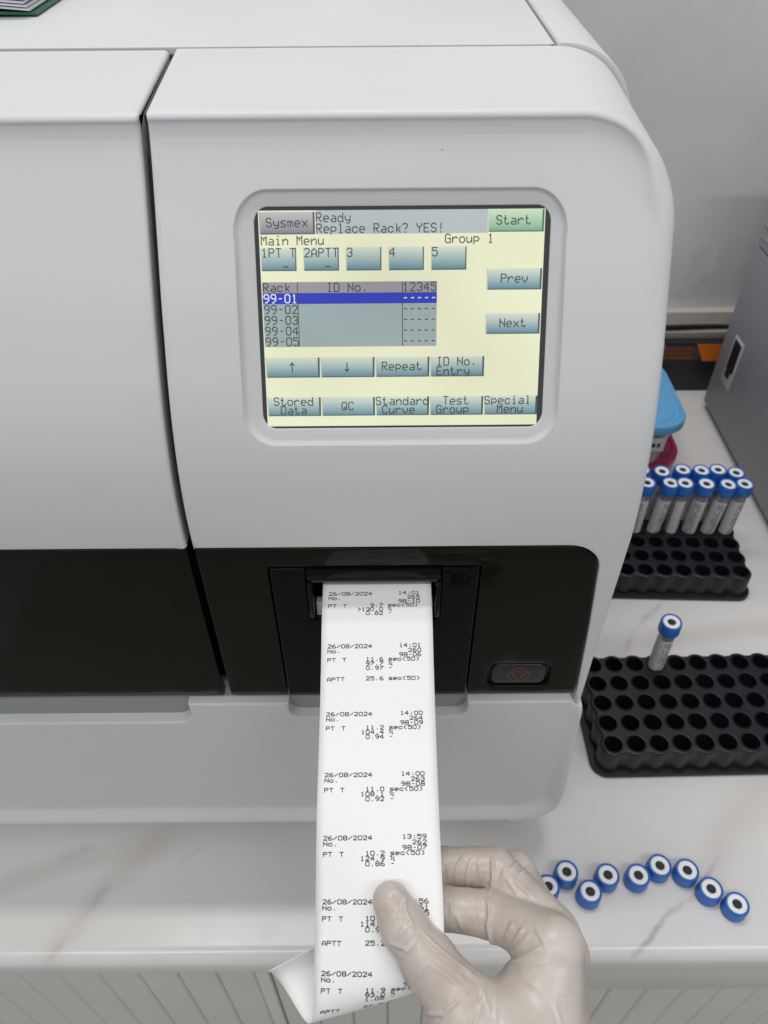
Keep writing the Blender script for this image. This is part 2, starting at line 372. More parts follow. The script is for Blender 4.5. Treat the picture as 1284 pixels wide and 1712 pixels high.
def split_slivers(v, T):
    """flat triangles on three boundary points in line: drop each and split the triangle on its long side at the middle point"""
    for _ in range(60):
        sl = None
        for t in T:
            p, q, r_ = v[t[0]], v[t[1]], v[t[2]]
            L = [np.linalg.norm(q - p), np.linalg.norm(r_ - q), np.linalg.norm(p - r_)]
            ar = abs((q[0] - p[0]) * (r_[1] - p[1]) - (r_[0] - p[0]) * (q[1] - p[1]))
            if ar < 0.004 * max(L) ** 2: sl = (t, int(np.argmax(L))); break
        if sl is None: break
        t, e = sl; a, c, b = t[e], t[(e + 1) % 3], t[(e + 2) % 3]
        T.remove(t)
        for u in T:
            if a in u and c in u:
                x = [i for i in u if i != a and i != c][0]; T.remove(u)
                for n3 in ([a, b, x], [b, c, x]):
                    p, q, r_ = v[n3[0]], v[n3[1]], v[n3[2]]
                    if (q[0] - p[0]) * (r_[1] - p[1]) - (r_[0] - p[0]) * (q[1] - p[1]) < 0: n3 = n3[::-1]
                    T.append(n3)
                break
    return T
def panel(name, loops, yfun, material, parent, step=5, r=1.0, depth=6, ring=None, seg=3, sharp=40, skip=()):
    """sheet facing -Y: loops in (x,z) (first counter-clockwise outer, then clockwise holes), lifted to y=yfun(x,z), with
    rolled edges of radius r and a skirt. ring(li, i, p, n) may give an explicit list of 3D points from rear to face."""
    V, F = [], []; inner = []
    for li, L in enumerate(loops):
        P = np.array(L, float); N = left_normals(P); rows = None; cols = []
        for i in range(len(P)):
            q = ring(li, i, P[i], N[i]) if ring else None
            if q is None:
                q = []
                def at(e, dy): 
                    p = P[i] + N[i] * e; return (p[0], yfun(p[0], p[1]) + dy, p[1])
                q.append(at(0, depth))
                for k in range(seg + 1):
                    a = math.pi / 2 * k / seg; q.append(at(r * (1 - math.cos(a)), r * (1 - math.sin(a))))
            cols.append(q)
        K = len(cols[0]); o = len(V); n = len(cols)
        for q in cols: V += [tuple(p) for p in q]
        for i in range(n):
            j = (i + 1) % n
            if li == 0 and i in skip: continue
            for k in range(K - 1): F.append([o + i * K + k, o + j * K + k, o + j * K + k + 1, o + i * K + k + 1])
        I2 = [[q[-1][0], q[-1][2]] for q in cols]
        inner.append(np.array([p for k, p in enumerate(I2) if math.hypot(p[0] - I2[k - 1][0], p[1] - I2[k - 1][1]) > 1e-4]))
    v, f = cdt_fill(inner, step)
    o = len(V); V += [(p[0], yfun(p[0], p[1]), p[1]) for p in v]; F += (f + o).tolist()
    return mesh(name, V, F, material, parent, sharp=sharp, weld=0.02)

# ------------------------------------------------------------------ 5x7 stroke letters
FONT = {'!': '00005F0000', '%': '2313086462', '(': '001C224100', ')': '0041221C00', '-': '0008080800', '.': '0000600000', '/': '2010080402',
 '0': '3E4141413E', '1': '00427F4000', '2': '4261514946', '3': '2241494936', '4': '1814127F10', '5': '2745454539', '6': '3C4A494930', '7': '0171090503',
 '8': '3649494936', '9': '064949291E', ':': '0000240000', '>': '0041221408', '?': '0201510906', '_': '4040404040',
 'A': '7C1211127C', 'C': '3E41414122', 'D': '7F4141413E', 'E': '7F49494941', 'G': '3E4149497A', 'I': '00417F4100', 'M': '7F020C027F', 'N': '7F0408107F', 'P': '7F09090906',
 'Q': '3E4151215E', 'R': '7F09192946', 'S': '2649494932', 'T': '01017F0101', 'Y': '0304780403',
 'a': '2054545478', 'c': '3844444428', 'd': '384444487F', 'e': '3854545418', 'i': '00447D4000', 'k': '007F102844', 'l': '00417F4000', 'm': '7C04780478', 'n': '7C08040478', 'o': '3844444438',
 'p': 'FC24242418', 'r': '7C08040408', 's': '4854545424', 't': '043F444020', 'u': '3C4040207C', 'v': '1C2040201C', 'x': '4428102844', 'y': '1CA0A0A07C', 'u2': ''}
_gl = {}
def glyph(ch):
    if ch in _gl: return _gl[ch]
    if ch == '\u2191': segs = [((2, 0), (2, 7)), ((2, 0), (0.4, 2)), ((2, 0), (3.6, 2))]; _gl[ch] = segs; return segs
    if ch == '\u2193': segs = [((2, 0), (2, 7)), ((2, 7), (0.4, 5)), ((2, 7), (3.6, 5))]; _gl[ch] = segs; return segs
    hx = FONT.get(ch)
    if not hx: return []
    on = set()
    for c in range(5):
        b = int(hx[2 * c:2 * c + 2], 16)
        for r_ in range(8):
            if b >> r_ & 1: on.add((c, r_))
    segs = []; used = set()
    # runs along rows and columns become one stroke each
    for (c, r_) in sorted(on):
        for dx, dy in ((1, 0), (0, 1)):
            if (c + dx, r_ + dy) in on and (c - dx, r_ - dy) not in on:
                k = 1
                while (c + dx * (k + 1), r_ + dy * (k + 1)) in on: k += 1
                segs.append(((c, r_), (c + dx * k, r_ + dy * k))); used |= {(c + dx * j, r_ + dy * j) for j in range(k + 1)}
        for dx, dy in ((1, 1), (1, -1)):
            q = (c + dx, r_ + dy)
            if q in on and (c + dx, r_) not in on and (c, r_ + dy) not in on: segs.append(((c, r_), q)); used |= {(c, r_), q}
    for p in on - used: segs.append(((p[0] - 0.35, p[1]), (p[0] + 0.35, p[1])))
    _gl[ch] = segs
    return segs
def strokes(text, x, y, pitch, gw, gh, lw):
    """quads in a flat (x right, y down) plane: list of 4-point lists; y is the top of the letters"""
    out = []
    for i, ch in enumerate(text):
        ox = x + i * pitch
        for (a, b), (c, d) in glyph(ch):
            p = np.array((ox + a * gw / 4, y + b * gh / 6)); q = np.array((ox + c * gw / 4, y + d * gh / 6))
            t = (q - p) / np.linalg.norm(q - p); n = np.array((-t[1], t[0])) * lw / 2; e = t * lw * 0.4
            out.append([p - e - n, q + e - n, q + e + n, p - e + n])
    return out

# ================================================================== the setting
bm = bmesh.new()
# counter slab with a rounded nose: profile in (y,z) extruded along x
def extrude_x(prof, x0, x1, nx=1):
    V, F = [], []; n = len(prof)
    for k in range(nx + 1):
        x = x0 + (x1 - x0) * k / nx
        V += [(x, p[0], p[1]) for p in prof]
    for k in range(nx):
        for i in range(n): F.append([k * n + i, k * n + (i + 1) % n, (k + 1) * n + (i + 1) % n, (k + 1) * n + i])
    F.append(list(range(n))); F.append([nx * n + i for i in range(n)])
    return V, F
cp = [(882, 0)] + arc(178, -11, 11, 90, 180, 8) + arc(178, -19, 11, 180, 270, 8) + [(882, -30)]
V, F = extrude_x(cp, -900, 1100)
counter = struct(mesh('counter', V, F, 'marble'))
V, F = box_data(-900, 1100, 880, 900, -30, 1500)
wall = struct(mesh('wall', V, F, 'wall_paint', smooth=False))
V, F = box_data(-900, 1100, 866, 880, 0.2, 93, 1.5)
splash = struct(mesh('backsplash', V, F, 'splash_tile'))
V, F = box_data(-900, 1100, -1600, 880, -905, -900)
mat('floor_tile', (0.42, 0.41, 0.39), 0.35, vary=0.08, vscale=6)
floor = struct(mesh('floor', V, F, 'floor_tile', smooth=False))

# cabinet under the counter, boards with V grooves
cab = world_empty('cabinet', (0, 190, -890), 'olive grey grooved board cabinet below the marble counter', 'cabinet')
V, F = box_data(-900, 1100, 185, 860, -890, -31)
mesh('carcass', V, F, 'cabinet_paint', cab, smooth=False)
def plank(x0, x1, z0, z1, y=179.0):
    b = 1.6; prof = [(x0 + 0.25, 186), (x0 + 0.25, y + b), (x0 + 0.25 + b, y), (x1 - 0.25 - b, y), (x1 - 0.25, y + b), (x1 - 0.25, 186)]
    n = len(prof); V = [(p[0], p[1], z) for z in (z0, z1) for p in prof]
    F = [[i, (i + 1) % n, n + (i + 1) % n, n + i] for i in range(n)] + [list(range(n)), [n + i for i in range(n)]]
    return mesh('plank', V, F, 'cabinet_paint', cab, smooth=False)
g = [-98.3 - 29.1 * k for k in range(14)]
for a, b in zip(g[1:], g[:-1]): plank(a, b, -880, -31.5)
V, F = box_data(-97.6, -88, 177, 186, -880, -31.5, 0.8); mesh('door_edge', V, F, 'cabinet_paint', cab)
for k in range(6): plank(-87.5 + 29.1 * k, -87.5 + 29.1 * (k + 1), -880, -31.5, 179.5)
V, F = box_data(88, 700, 178.0, 186, -110, -31.5, 1.0); mesh('door_rail', V, F, 'cabinet_paint', cab)
for k in range(18): plank(104.5 + 29.4 * (k - 0.56), 104.5 + 29.4 * (k + 0.44), -880, -111, 180.5)

# ================================================================== the analyser
an = world_empty('analyser', (-160, 480, 0), 'large white benchtop blood analyser with lit touch screen and black front band', 'analyser')
XL, XR = -446.0, 120.0
SEAM_L, SEAM_R = -97.0, -93.6
K = 0.543
def yf(z):
    if z < 308: return 261.5
    if z < 392.6: return 261.5 + K / 169.2 * (z - 308) ** 2
    return 284.47 + K * (z - 392.6)
def sstep(a, b, x):
    t = min(1, max(0, (x - a) / (b - a))); return t * t * (3 - 2 * t)
def inset(z): return 2.6 * sstep(408, 462, z)
def yface(x, z): return yf(z) + inset(z)
ZT = 480.5
E1 = [0.0, 0.0, 0.4, 1.4, 3.0, 5.0, 7.0, 8.6, 10.2, 12.5, 16.0]     # soft corner
D1 = [None, 7.0, 4.6, 2.4, 0.9, 0.15, 0.0, 0.45, 1.3, 2.2, 2.6]
E3 = [0.0, 0.0, 0.2, 0.6, 1.1, 2.4, 3.0, 3.6, 4.7, 7.5, 16.0]      # crisp lip along the top
D3 = [None, 3.4, 1.7, 0.6, 0.1, -0.1, 0.3, 1.0, 1.7, 2.3, 2.6]
E2 = [0.0, 0.0, 0.2, 0.7, 1.5, 2.3, 3.0, 3.4, 3.7, 4.0, 4.3]
def rim_ring(p, n, top, yrear=402.0, drop=0.0, fin=None):
    """over the rear edge, round the nose, through the cove under the lip, onto the face"""
    wz = sstep(296, 345, p[1]); out = []; tw = sstep(ZT - 26, ZT - 3, p[1])
    lw = inset(p[1]) / 2.6
    for k in range(len(E1)):
        e1 = E1[k] * (1 - tw) + E3[k] * tw
        e = e1 * wz + E2[k] * (1 - wz); q = p + n * e
        if D1[k] is None: out.append((q[0], yrear, q[1] + 6.5 * top - drop)); continue
        dy = D1[k] * (1 - tw) + D3[k] * tw
        if k >= 6: dy = dy * lw
        if k == len(E1) - 1:
            if fin is not None: q = np.array((max(q[0], fin) if fin > SEAM_R else min(q[0], fin), q[1]))
            out.append((q[0], yface(q[0], q[1]), q[1])); continue
        else: y = yf(q[1]) + dy
        fz = max(0.0, 1 - k / 4.0); fy = min(1.0, k / 4.0)
        out.append((q[0], y + drop * fy, q[1] - drop * fz))
    return out
def edge_drop(d, r):
    return r - math.sqrt(max(0.0, r * r - (r - d) ** 2)) if d < r else 0.0
def plain_ring(p, n, r, depth, N=len(E1)):
    out = []
    def at(e, dy):
        q = p + n * e; return (q[0], yface(q[0], q[1]) + dy, q[1])
    out.append(at(0, depth))
    for k in range(N - 1):
        a = math.pi / 2 * k / (N - 2); out.append(at(r * (1 - math.cos(a)), r * (1 - math.sin(a))))
    return out
# right cover
bottom = [(SEAM_R + 0.9, 303.0)] + [(90.5, 303.0)] + arc(90.5, 285.0, 18, 90, 5, 8)[1:] + [(112.0, 238), (115.9, 170), (115.9, 163.5), (120.8, 163.5)]
right = [(120.8, 163.5), (121.0, 250), (122.0, 330), (122.6, 400)] + arc(80.6, ZT - 42, 42, 0, 90, 18)
topl = [(80.6, ZT), (SEAM_R + 0.9, ZT)]
leftl = [(SEAM_R + 0.9, ZT - 17.0), (SEAM_R + 0.9, 303.0)]
loopA = densify(bottom, 3, False)[:-1]; nb = len(loopA)
loopB = densify(right, 3, False)[:-1]; loopT = densify(topl, 4, False); loopL = densify(leftl, 4, False)[:-1]
full = np.concatenate([loopA, loopB, loopT, loopL]); nrim0, nrim1 = nb, nb + len(loopB) + len(loopT)
hole_o = np.array(rrect(-61.2, 76.6, 360.2, 453.6, 14, 10))
hole = densify(hole_o, 4)[::-1]
def ringR(li, i, p, n):
    if li == 0 and nrim0 <= i < nrim1:
        n = n.copy()
        if p[0] < SEAM_R + 60 and p[1] > ZT - 1: n = np.array([0.0, -1.0])
        if i == nrim0: n = np.array([-1.0, 0.0])
        top = sstep(ZT - 42, ZT - 2, p[1])
        return rim_ring(p, n, top)
    if li == 0 and i >= nrim1: return plain_ring(p, np.array([1.0, 0.0]), 0.03, 0.1)
    return plain_ring(p, n, 0.9, 7)
panel('right_cover', [full, hole], yface, 'white_plastic', an, step=5, ring=ringR, sharp=50, skip=(nrim1 - 1,))
def cover_edge(xs, r, zt):
    """rolled side edge of a cover along the seam, from the rear over the lip and down the face; xs runs from the edge inwards"""
    V = []; rows = 0
    for x, d in xs:
        dr_ = edge_drop(d, r); col = rim_ring(np.array((x, zt)), np.array((0.0, -1.0)), 1.0, drop=dr_)
        col[-1] = (x, yface(x, col[-1][2]) + dr_, col[-1][2])
        for z in np.linspace(col[-1][2] - 4, 303.0, 40): col.append((x, yface(x, z) + dr_, z))
        rows = len(col); V += col
    F = [[i * rows + k, (i + 1) * rows + k, (i + 1) * rows + k + 1, i * rows + k + 1] for i in range(len(xs) - 1) for k in range(rows - 1)]
    return mesh('cover_edge', V, F, 'white_plastic', an, sharp=60)
cover_edge([(SEAM_R + d, d) for d in (0.0, 0.1, 0.3, 0.6, 0.9)], 0.9, ZT)
cover_edge([(SEAM_L - d, d) for d in (0.0, 0.12, 0.4, 0.8, 1.3, 1.8, 2.4)], 2.4, ZT - 0.6)
# left cover
SL = SEAM_L - 2.4; bl = [(XL, 303.0), (SL, 303.0)]; rl = [(SL, 303.0), (SL, ZT - 17.6)]; tl = [(SL, ZT - 0.6), (XL, ZT - 0.6)]; ll = [(XL, ZT - 0.6), (XL, 303.0)]
A = [densify(bl, 4, False)[:-1], densify(rl, 4, False), densify(tl, 4, False)[:-1], densify(ll, 4, False)[:-1]]
fullL = np.concatenate(A); t0, t1 = len(A[0]) + len(A[1]), len(A[0]) + len(A[1]) + len(A[2])
def ringL(li, i, p, n):
    if t0 <= i <= t1:
        n = np.array([0.0, -1.0]); return rim_ring(p, n, 1.0)
    if len(A[0]) <= i < t0: return plain_ring(p, np.array([-1.0, 0.0]), 0.03, 0.1)
    return plain_ring(p, n, 0.9, 8)
panel('left_cover', [fullL], yface, 'white_plastic', an, step=8, ring=ringL, sharp=50, skip=(t0 - 1,))
# dark core seen through the seams
prof = [(300, 20), (300, 318)] + [(yf(z) + 11, z) for z in range(330, 466, 12)] + [(400, 474), (740, 474), (740, 20)]
V, F = extrude_x(prof, XL + 4, 74.0); mesh('core', V, F, 'core_dark', an, smooth=False)
# flank of the left module inside the seam, and the dark bottom of the gap
path = [(yface(0, z) + 2.6, z, 1.0, 0.0) for z in np.linspace(304, 474, 34)] + [(y, 477.0 + 7.0 * (y - 335) / 67.0 - 0.2, 0.0, -1.0) for y in np.linspace(341, 401.5, 10)]
V, F = [], []
for y, z, dy_, dz_ in path: V += [(SEAM_L, y, z), (SEAM_L, y + 11 * dy_, z + 11 * dz_)]
F = [[2 * i, 2 * i + 1, 2 * i + 3, 2 * i + 2] for i in range(len(path) - 1)]
mesh('seam_flank', V, F, 'white_plastic', an, smooth=False)
V = []
for y, z, dy_, dz_ in path: V += [(SEAM_L - 1, y + 9.5 * dy_, z + 9.5 * dz_), (SEAM_R + 2, y + 9.5 * dy_, z + 9.5 * dz_)]
mesh('seam_bottom', V, F, 'seam_dark', an, smooth=False)
V, F = box_data(XL, 80, 401.0, 403.9, 470, 484.5); mesh('lid_gap', V, F, 'core_dark', an, smooth=False)

# rear housing: flat lid plus the rounded right-hand strip
V, F = box_data(XL, 80.2, 403.7, 742, 478, 487.4, 0.8); mesh('top_lid', V, F, 'white_plastic', an)
out = [(81.8, 470), (81.8, 487.0), (82.6, 487.9)] + arc(XR + 2.6 - 37.5, 487.9 - 37.5, 37.5, 90, 0, 16) + [(XR, 163.5), (XR - 8, 163.5)]
V, F = [], []; n = len(out)
for y, e in ((404.0, 1.0), (405.0, 0.15), (407.0, 0.0), (742, 0.0)):
    cx_, cz_ = 60, 350
    for (x, z) in out:
        sc_ = 1 - e / 60.0; V.append((cx_ + (x - cx_) * sc_, y, cz_ + (z - cz_) * sc_))
for k in range(3):
    for i in range(n - 1): F.append([k * n + i, k * n + i + 1, (k + 1) * n + i + 1, (k + 1) * n + i])
F.append(list(range(n)))
mesh('rear_housing', V, F, 'white_plastic', an)
V, F = box_data(80.2, 81.8, 404, 742, 474, 480); mesh('lid_groove', V, F, 'core_dark', an, smooth=False)
V, F = box_data(78.4, 79.6, 402.6, 403.3, 480, 487.3); mesh('hinge_pin', V, F, 'core_dark', an, smooth=False)
V, F = box_data(XL, XL + 4, 262, 742, 12, 474); mesh('end_panel', V, F, 'white_plastic', an)

# black front band
def yb(x, z): return 261.9
G = 0.9
lp = densify([(XL, 174.2), (-97.4, 174.2), (-97.4, 302.1), (XL, 302.1)], 6)
panel('front_band', [lp], yb, 'black_gloss', an, step=14, r=0.8, depth=5)
dl, dr, dt = -58.2, 48.2, 287.6
outer = [(-93.4, 174.2), (dl - G, 174.2), (dl - G, dt + G), (dr + G, dt + G), (dr + G, 174.2), (115.2 - 1.0, 174.2)] + [(111.4, 238)] + arc(90.5 - 0.4, 285.0 - 0.4, 17.4, 5, 90, 8) + [(-93.4, 302.1)]
# recess for the stop button
btn = rrect(60.2, 97.0, 181.6, 204.6, 6, 5)
panel('front_band', [densify(outer, 5), densify(btn, 3)[::-1]], yb, 'black_gloss', an, step=10, r=0.8, depth=5)
sb = panel('stop_button', [densify(rrect(62.6, 94.6, 183.6, 202.2, 4.6, 5), 3)], lambda x, z: 262.6, 'black_matt', an, step=8, r=1.0, depth=4)
V, F = box_data(59.5, 97.7, 265.4, 266.5, 181, 205.3); mesh('button_well', V, F, 'slot_dark', an, smooth=False)
# emblem: ring with a triangle pointing down
def ring_quads(cx, cz, r0, r1, n=28):
    return [[(cx + r0 * math.cos(a), cz + r0 * math.sin(a)), (cx + r1 * math.cos(a), cz + r1 * math.sin(a)), (cx + r1 * math.cos(b), cz + r1 * math.sin(b)), (cx + r0 * math.cos(b), cz + r0 * math.sin(b))]
            for a, b in ((2 * math.pi * k / n, 2 * math.pi * (k + 1) / n) for k in range(n))]
def line_quad(p, q, lw):
    p, q = np.array(p), np.array(q); t = (q - p) / np.linalg.norm(q - p); nn = np.array((-t[1], t[0])) * lw / 2
    return [p - t * lw * .3 - nn, q + t * lw * .3 - nn, q + t * lw * .3 + nn, p - t * lw * .3 + nn]
Q = ring_quads(78.6, 192.9, 6.1, 6.8)
tri = [(78.6 + 5.6 * math.cos(R(a)), 192.9 + 5.6 * math.sin(R(a))) for a in (30, 150, 270)]
Q += [line_quad(tri[i], tri[(i + 1) % 3], 0.8) for i in range(3)]
V = [(p[0], 262.52, p[1]) for q in Q for p in q]; F = [[4 * i + k for k in range(4)] for i in range(len(Q))]
EMB = (V, F)

# printer door with the paper slot
notch = [(dl, 174.4), (dr, 174.4), (dr, dt), (29.4, dt), (29.4, 249), (27.4, 247), (-38.2, 247), (-40.2, 249), (-40.2, dt), (dl, dt)]
door = panel('printer_door', [densify(notch, 4)], lambda x, z: 261.4, 'black_door', an, step=8, r=0.9, depth=6)
def sub_box(name, x0, x1, y0, y1, z0, z1, b, mtl, parent):
    V, F = box_data(x0, x1, y0, y1, z0, z1, b); return mesh(name, V, F, mtl, parent)
def raw_child(o, parent): o.parent = parent; return o
an_o = an['_o']
def sub(name, data, mtl, parent, **kw):
    V, F = data; o = mesh(name, V, F, mtl, None, origin=an_o, **kw); o.location = (0, 0, 0); o.parent = parent; return o
sub('emblem', EMB, 'emblem_red', sb, smooth=False)
sub_box('slot_bar', -39.6, 28.8, 260.4, 272, 280.2, 287.6, 0.8, 'black_door', an)
sub_box('slot_bar_lip', -37.5, 27.0, 259.9, 262, 279.0, 280.6, 0.5, 'black_matt', an)
for s, x in ((-1, -38.6), (1, 27.9)):
    sub_box('slot_guide', x - 1.5, x + 1.5, 259.6, 270, 250, 278.5, 1.2, 'black_gloss', an)
sub_box('slot_floor', -38.5, 27.7, 262.5, 296, 244.5, 247.2, 0.4, 'slot_dark', an)
sub_box('slot_back', -42, 31, 292, 296, 244, 300, 0.4, 'slot_dark', an)
sub_box('slot_wall', -42, -40.6, 266, 296, 244, 300, 0.2, 'slot_dark', an)
sub_box('slot_wall', 29.8, 31.2, 266, 296, 244, 300, 0.2, 'slot_dark', an)
sub_box('slot_roof', -42, 31, 266, 296, 289, 300, 0.2, 'slot_dark', an)
sub_box('cutter_plate', -36.6, 25.8, 264.0, 268.5, 247.6, 258.5, 0.6, 'slot_white', an)
prof_r = [(0.1, -32), (6, -32), (6, 32), (0.1, 32)]
V, F = lathe_data(prof_r, 24); V = [(-5.5 + z, 280 + y, 262 + x) for (x, y, z) in V]; mesh('feed_roller', V, F, 'rack_black', an)

# lower base with flared rim and finger scoops
def ybase(x, z): return 260.0 + 1.5 * sstep(0, 140, 167.5 - z)
btop = [(-446, 12)]
basel = [(XL, 19.0)] + [(98, 19.0)] + arc(96.0, 47.5, 28.5, -90, 4, 10) + [(124.6, 70), (121.2, 161.5)]
n_rim = None
top_edge = [(121.2, 161.5), (117.5, 163.0), (113.5, 167.5), (50.4, 167.5)] + arc(42.4, 159.6, 8.0, 0, -90, 6) + arc(-51.4, 159.6, 8.0, -90, -180, 6) + [(-59.4, 167.5), (-120.6, 167.5)] + arc(-131.6, 158, 11, 0, -90, 8) + [(XL, 147.0)]
B1 = densify(basel, 4, False)[:-1]; B2 = densify(top_edge, 3, False); B3 = densify([(XL, 147), (XL, 19.0)], 8, False)[1:-1]
fullB = np.concatenate([B1, B2, B3]); nB1 = len(B1)
EB = [1.0, 0.0, 0.4, 1.3, 2.6, 5.0, 8.0, 9.6, 11.0]; YB = [16.0, -4.6, -6.4, -7.4, -7.2, -4.8, -1.5, -0.35, 0.0]
def ringB(li, i, p, n):
    if 0 < i < nB1:
        if i == nB1 - 1 or p[1] > 100: ws = 1 - 0.55 * sstep(90, 160, p[1])
        else: ws = 1
        amp = 1 - 0.75 * sstep(60, 160, p[1])
        return [((p + n * e * ws)[0], ybase(0, (p + n * e * ws)[1]) + (y * amp if y < 0 else y), (p + n * e * ws)[1]) for e, y in zip(EB, YB)]
    out = []
    for k in range(len(EB)):
        if k == 0: e, y = 0, 8.0
        else:
            a = math.pi / 2 * (k - 1) / (len(EB) - 2); e, y = 1.3 * (1 - math.cos(a)), 1.3 * (1 - math.sin(a))
        q = p + n * e; out.append((q[0], ybase(0, q[1]) + y, q[1]))
    return out
panel('base_panel', [fullB], ybase, 'base_plastic', an, step=8, ring=ringB, sharp=45)
sub_box('base_back_wall', XL, 118, 267.5, 272, 120, 181, 0.5, 'shaded_plastic', an)
sub_box('base_underside', XL, 116, 272, 730, 18, 24, 0.5, 'core_dark', an)
for x, y in ((-400, 300), (80, 300), (-400, 700), (80, 700)):
    V, F = lathe_data([(0.1, 0.2), (11, 0.2), (13, 3), (13, 18.2), (0.1, 18.2)], 20, x, y); mesh('rubber_foot', V, F, 'rack_black', an)

# screen bezel: rings from the cover opening down to the glass
def yline(z): return 284.47 + K * (z - 392.6)
def yglass(z): return yline(z) + 5.0
outl = np.array(rrect(-61.7, 77.1, 359.7, 454.1, 14.5, 10)); inl = np.array(rrect(-53.4, 70.6, 365.9, 447.4, 6.0, 10))
fr = [0.0, 0.05, 0.12, 0.2, 0.3, 0.42, 0.88, 0.96, 1.0, 1.0]; wt = [-0.02, 0.10, 0.36, 0.62, 0.76, 0.81, 0.90, 0.95, 1.0, 1.25]
V, F = [], []; n = len(outl)
for f_, w_ in zip(fr, wt):
    for a, b in zip(outl, inl):
        p = a + (b - a) * f_
        V.append((p[0], (1 - w_) * yface(0, p[1]) + w_ * yglass(p[1]), p[1]))
for k in range(len(fr) - 1):
    for i in range(n): F.append([k * n + i, k * n + (i + 1) % n, (k + 1) * n + (i + 1) % n, (k + 1) * n + i])
mesh('screen_bezel', V, F, 'bezel_plastic', an, sharp=60)
# display glass and picture
scr = mesh('touch_screen', [(x, yglass(z) + 0.1, z) for x, z in ((-54, 364.8), (71.4, 364.8), (71.4, 448.5), (-54, 448.5))], [[0, 1, 2, 3]], 'lcd_border', an, smooth=False)
AX0, AX1, AZ0, AZ1 = -51.5, 68.2, 366.8, 446.0
TILT = math.hypot(1, K)
def lcd_pt(x, y, lift):
    z = AZ1 - (AZ1 - AZ0) * y / 240; X = AX0 + (AX1 - AX0) * x / 320
    return (X, yglass(z) - lift / TILT, z + lift * K / TILT)
def lcd_rect(name, x0, y0, x1, y1, lift, mtl, parent):
    V = [lcd_pt(x, y, lift) for x, y in ((x0, y1), (x1, y1), (x1, y0), (x0, y0))]
    return sub(name, (V, [[0, 1, 2, 3]]), mtl, parent, smooth=False, uvs=[(0, 1), (1, 1), (1, 0), (0, 0)], fixn=False)
def lcd_text(items, mtl, parent, lift=0.16):
    V = []
    for t, x, y in items:
        for q in strokes(t, x + 1.0, y, 8.0, 5.4, 9.0, 1.2): V += [lcd_pt(p[0], p[1], lift) for p in q]
    F = [[4 * i + k for k in range(4)] for i in range(len(V) // 4)]
    return sub('screen_text', (V, F), mtl, parent, smooth=False, fixn=True)
lcd_rect('display_picture', 0, 0, 320, 240, 0.04, 'lcd_cream', scr)
lcd_rect('status_bar', 64, 0, 256, 25, 0.08, 'lcd_header', scr)
lcd_rect('screen_button', 1, 1.5, 63, 25, 0.08, 'lcd_grey_button', scr)
lcd_rect('screen_button', 256.5, 0.5, 319, 24, 0.08, 'lcd_green', scr)
lcd_rect('screen_button', 256.5, 63, 319, 86, 0.08, 'lcd_button', scr)
lcd_rect('screen_button', 256.5, 112, 319, 135, 0.08, 'lcd_button', scr)
for k in range(5): lcd_rect('screen_button', 1 + 48 * k, 39, 41 + 48 * k, 64, 0.08, 'lcd_button', scr)
for k in range(4): lcd_rect('screen_button', 1 + 64 * k, 160, 64 + 64 * k, 183, 0.08, 'lcd_button', scr)
for k in range(5): lcd_rect('screen_button', 1 + 64 * k, 206, 64 + 64 * k, 228, 0.08, 'lcd_button', scr)
lcd_rect('table_header', 1, 76, 200, 88, 0.08, 'lcd_table_head', scr)
lcd_rect('table_row', 1, 88, 200, 100, 0.08, 'lcd_blue', scr)
lcd_rect('table_body', 1, 100, 200, 148, 0.08, 'lcd_table', scr)
for x in (40.6, 160.2): lcd_rect('table_line', x, 76, x + 0.9, 148, 0.12, 'lcd_ink', scr)
T = [('Sysmex', 8, 8), ('Ready', 64, 3), ('Replace Rack? YES!', 64, 14.5), ('Start', 265, 7), ('Main Menu', 1.5, 27), ('Group', 208, 26), ('1', 256, 26),
     ('1PT T', 1.5, 40), ('2APTT', 49.5, 40), ('3', 97.5, 40), ('4', 145.5, 40), ('5', 193.5, 40), ('_', 25, 50.5), ('_', 73, 50.5),
     ('Rack', 1.5, 77.5), ('ID No.', 74, 77.5), ('12345', 160.5, 77.5), ('Prev', 272, 69), ('Next', 272, 118),
     ('\u2191', 28, 166), ('\u2193', 92, 166), ('Repeat', 136, 166), ('ID No.', 200, 161), ('Entry', 200, 172),
     ('Stored', 8, 206.3), ('Data', 16, 216.6), ('QC', 88, 212), ('Standard', 128.5, 206.3), ('Curve', 136, 216.6), ('Test', 208, 206.3), ('Group', 200, 216.6), ('Special', 257, 206.3), ('Menu', 272, 216.6)]
T += [('99-0%d' % k, 1.5, 89.5 + 12 * (k - 1)) for k in range(2, 6)] + [('-----', 160.5, 89.5 + 12 * (k - 1)) for k in range(2, 6)]
lcd_text(T, 'lcd_ink', scr)
lcd_text([('99-01', 1.5, 89.5)], 'lcd_white', scr)
lcd_text([('-----', 160.5, 89.5)], 'lcd_white', scr)

# lint stuck to the cover
for pts_ in ([(25.0, 470.5), (26.2, 472.5), (25.2, 475.0), (25.6, 477.0)], [(24.4, 466.6), (24.9, 466.9)]):
    V, F = tube_data([(x, yface(0, z) - 0.1, z) for x, z in pts_], 0.13, 6); mesh('lint', V, F, 'rack_black', an)

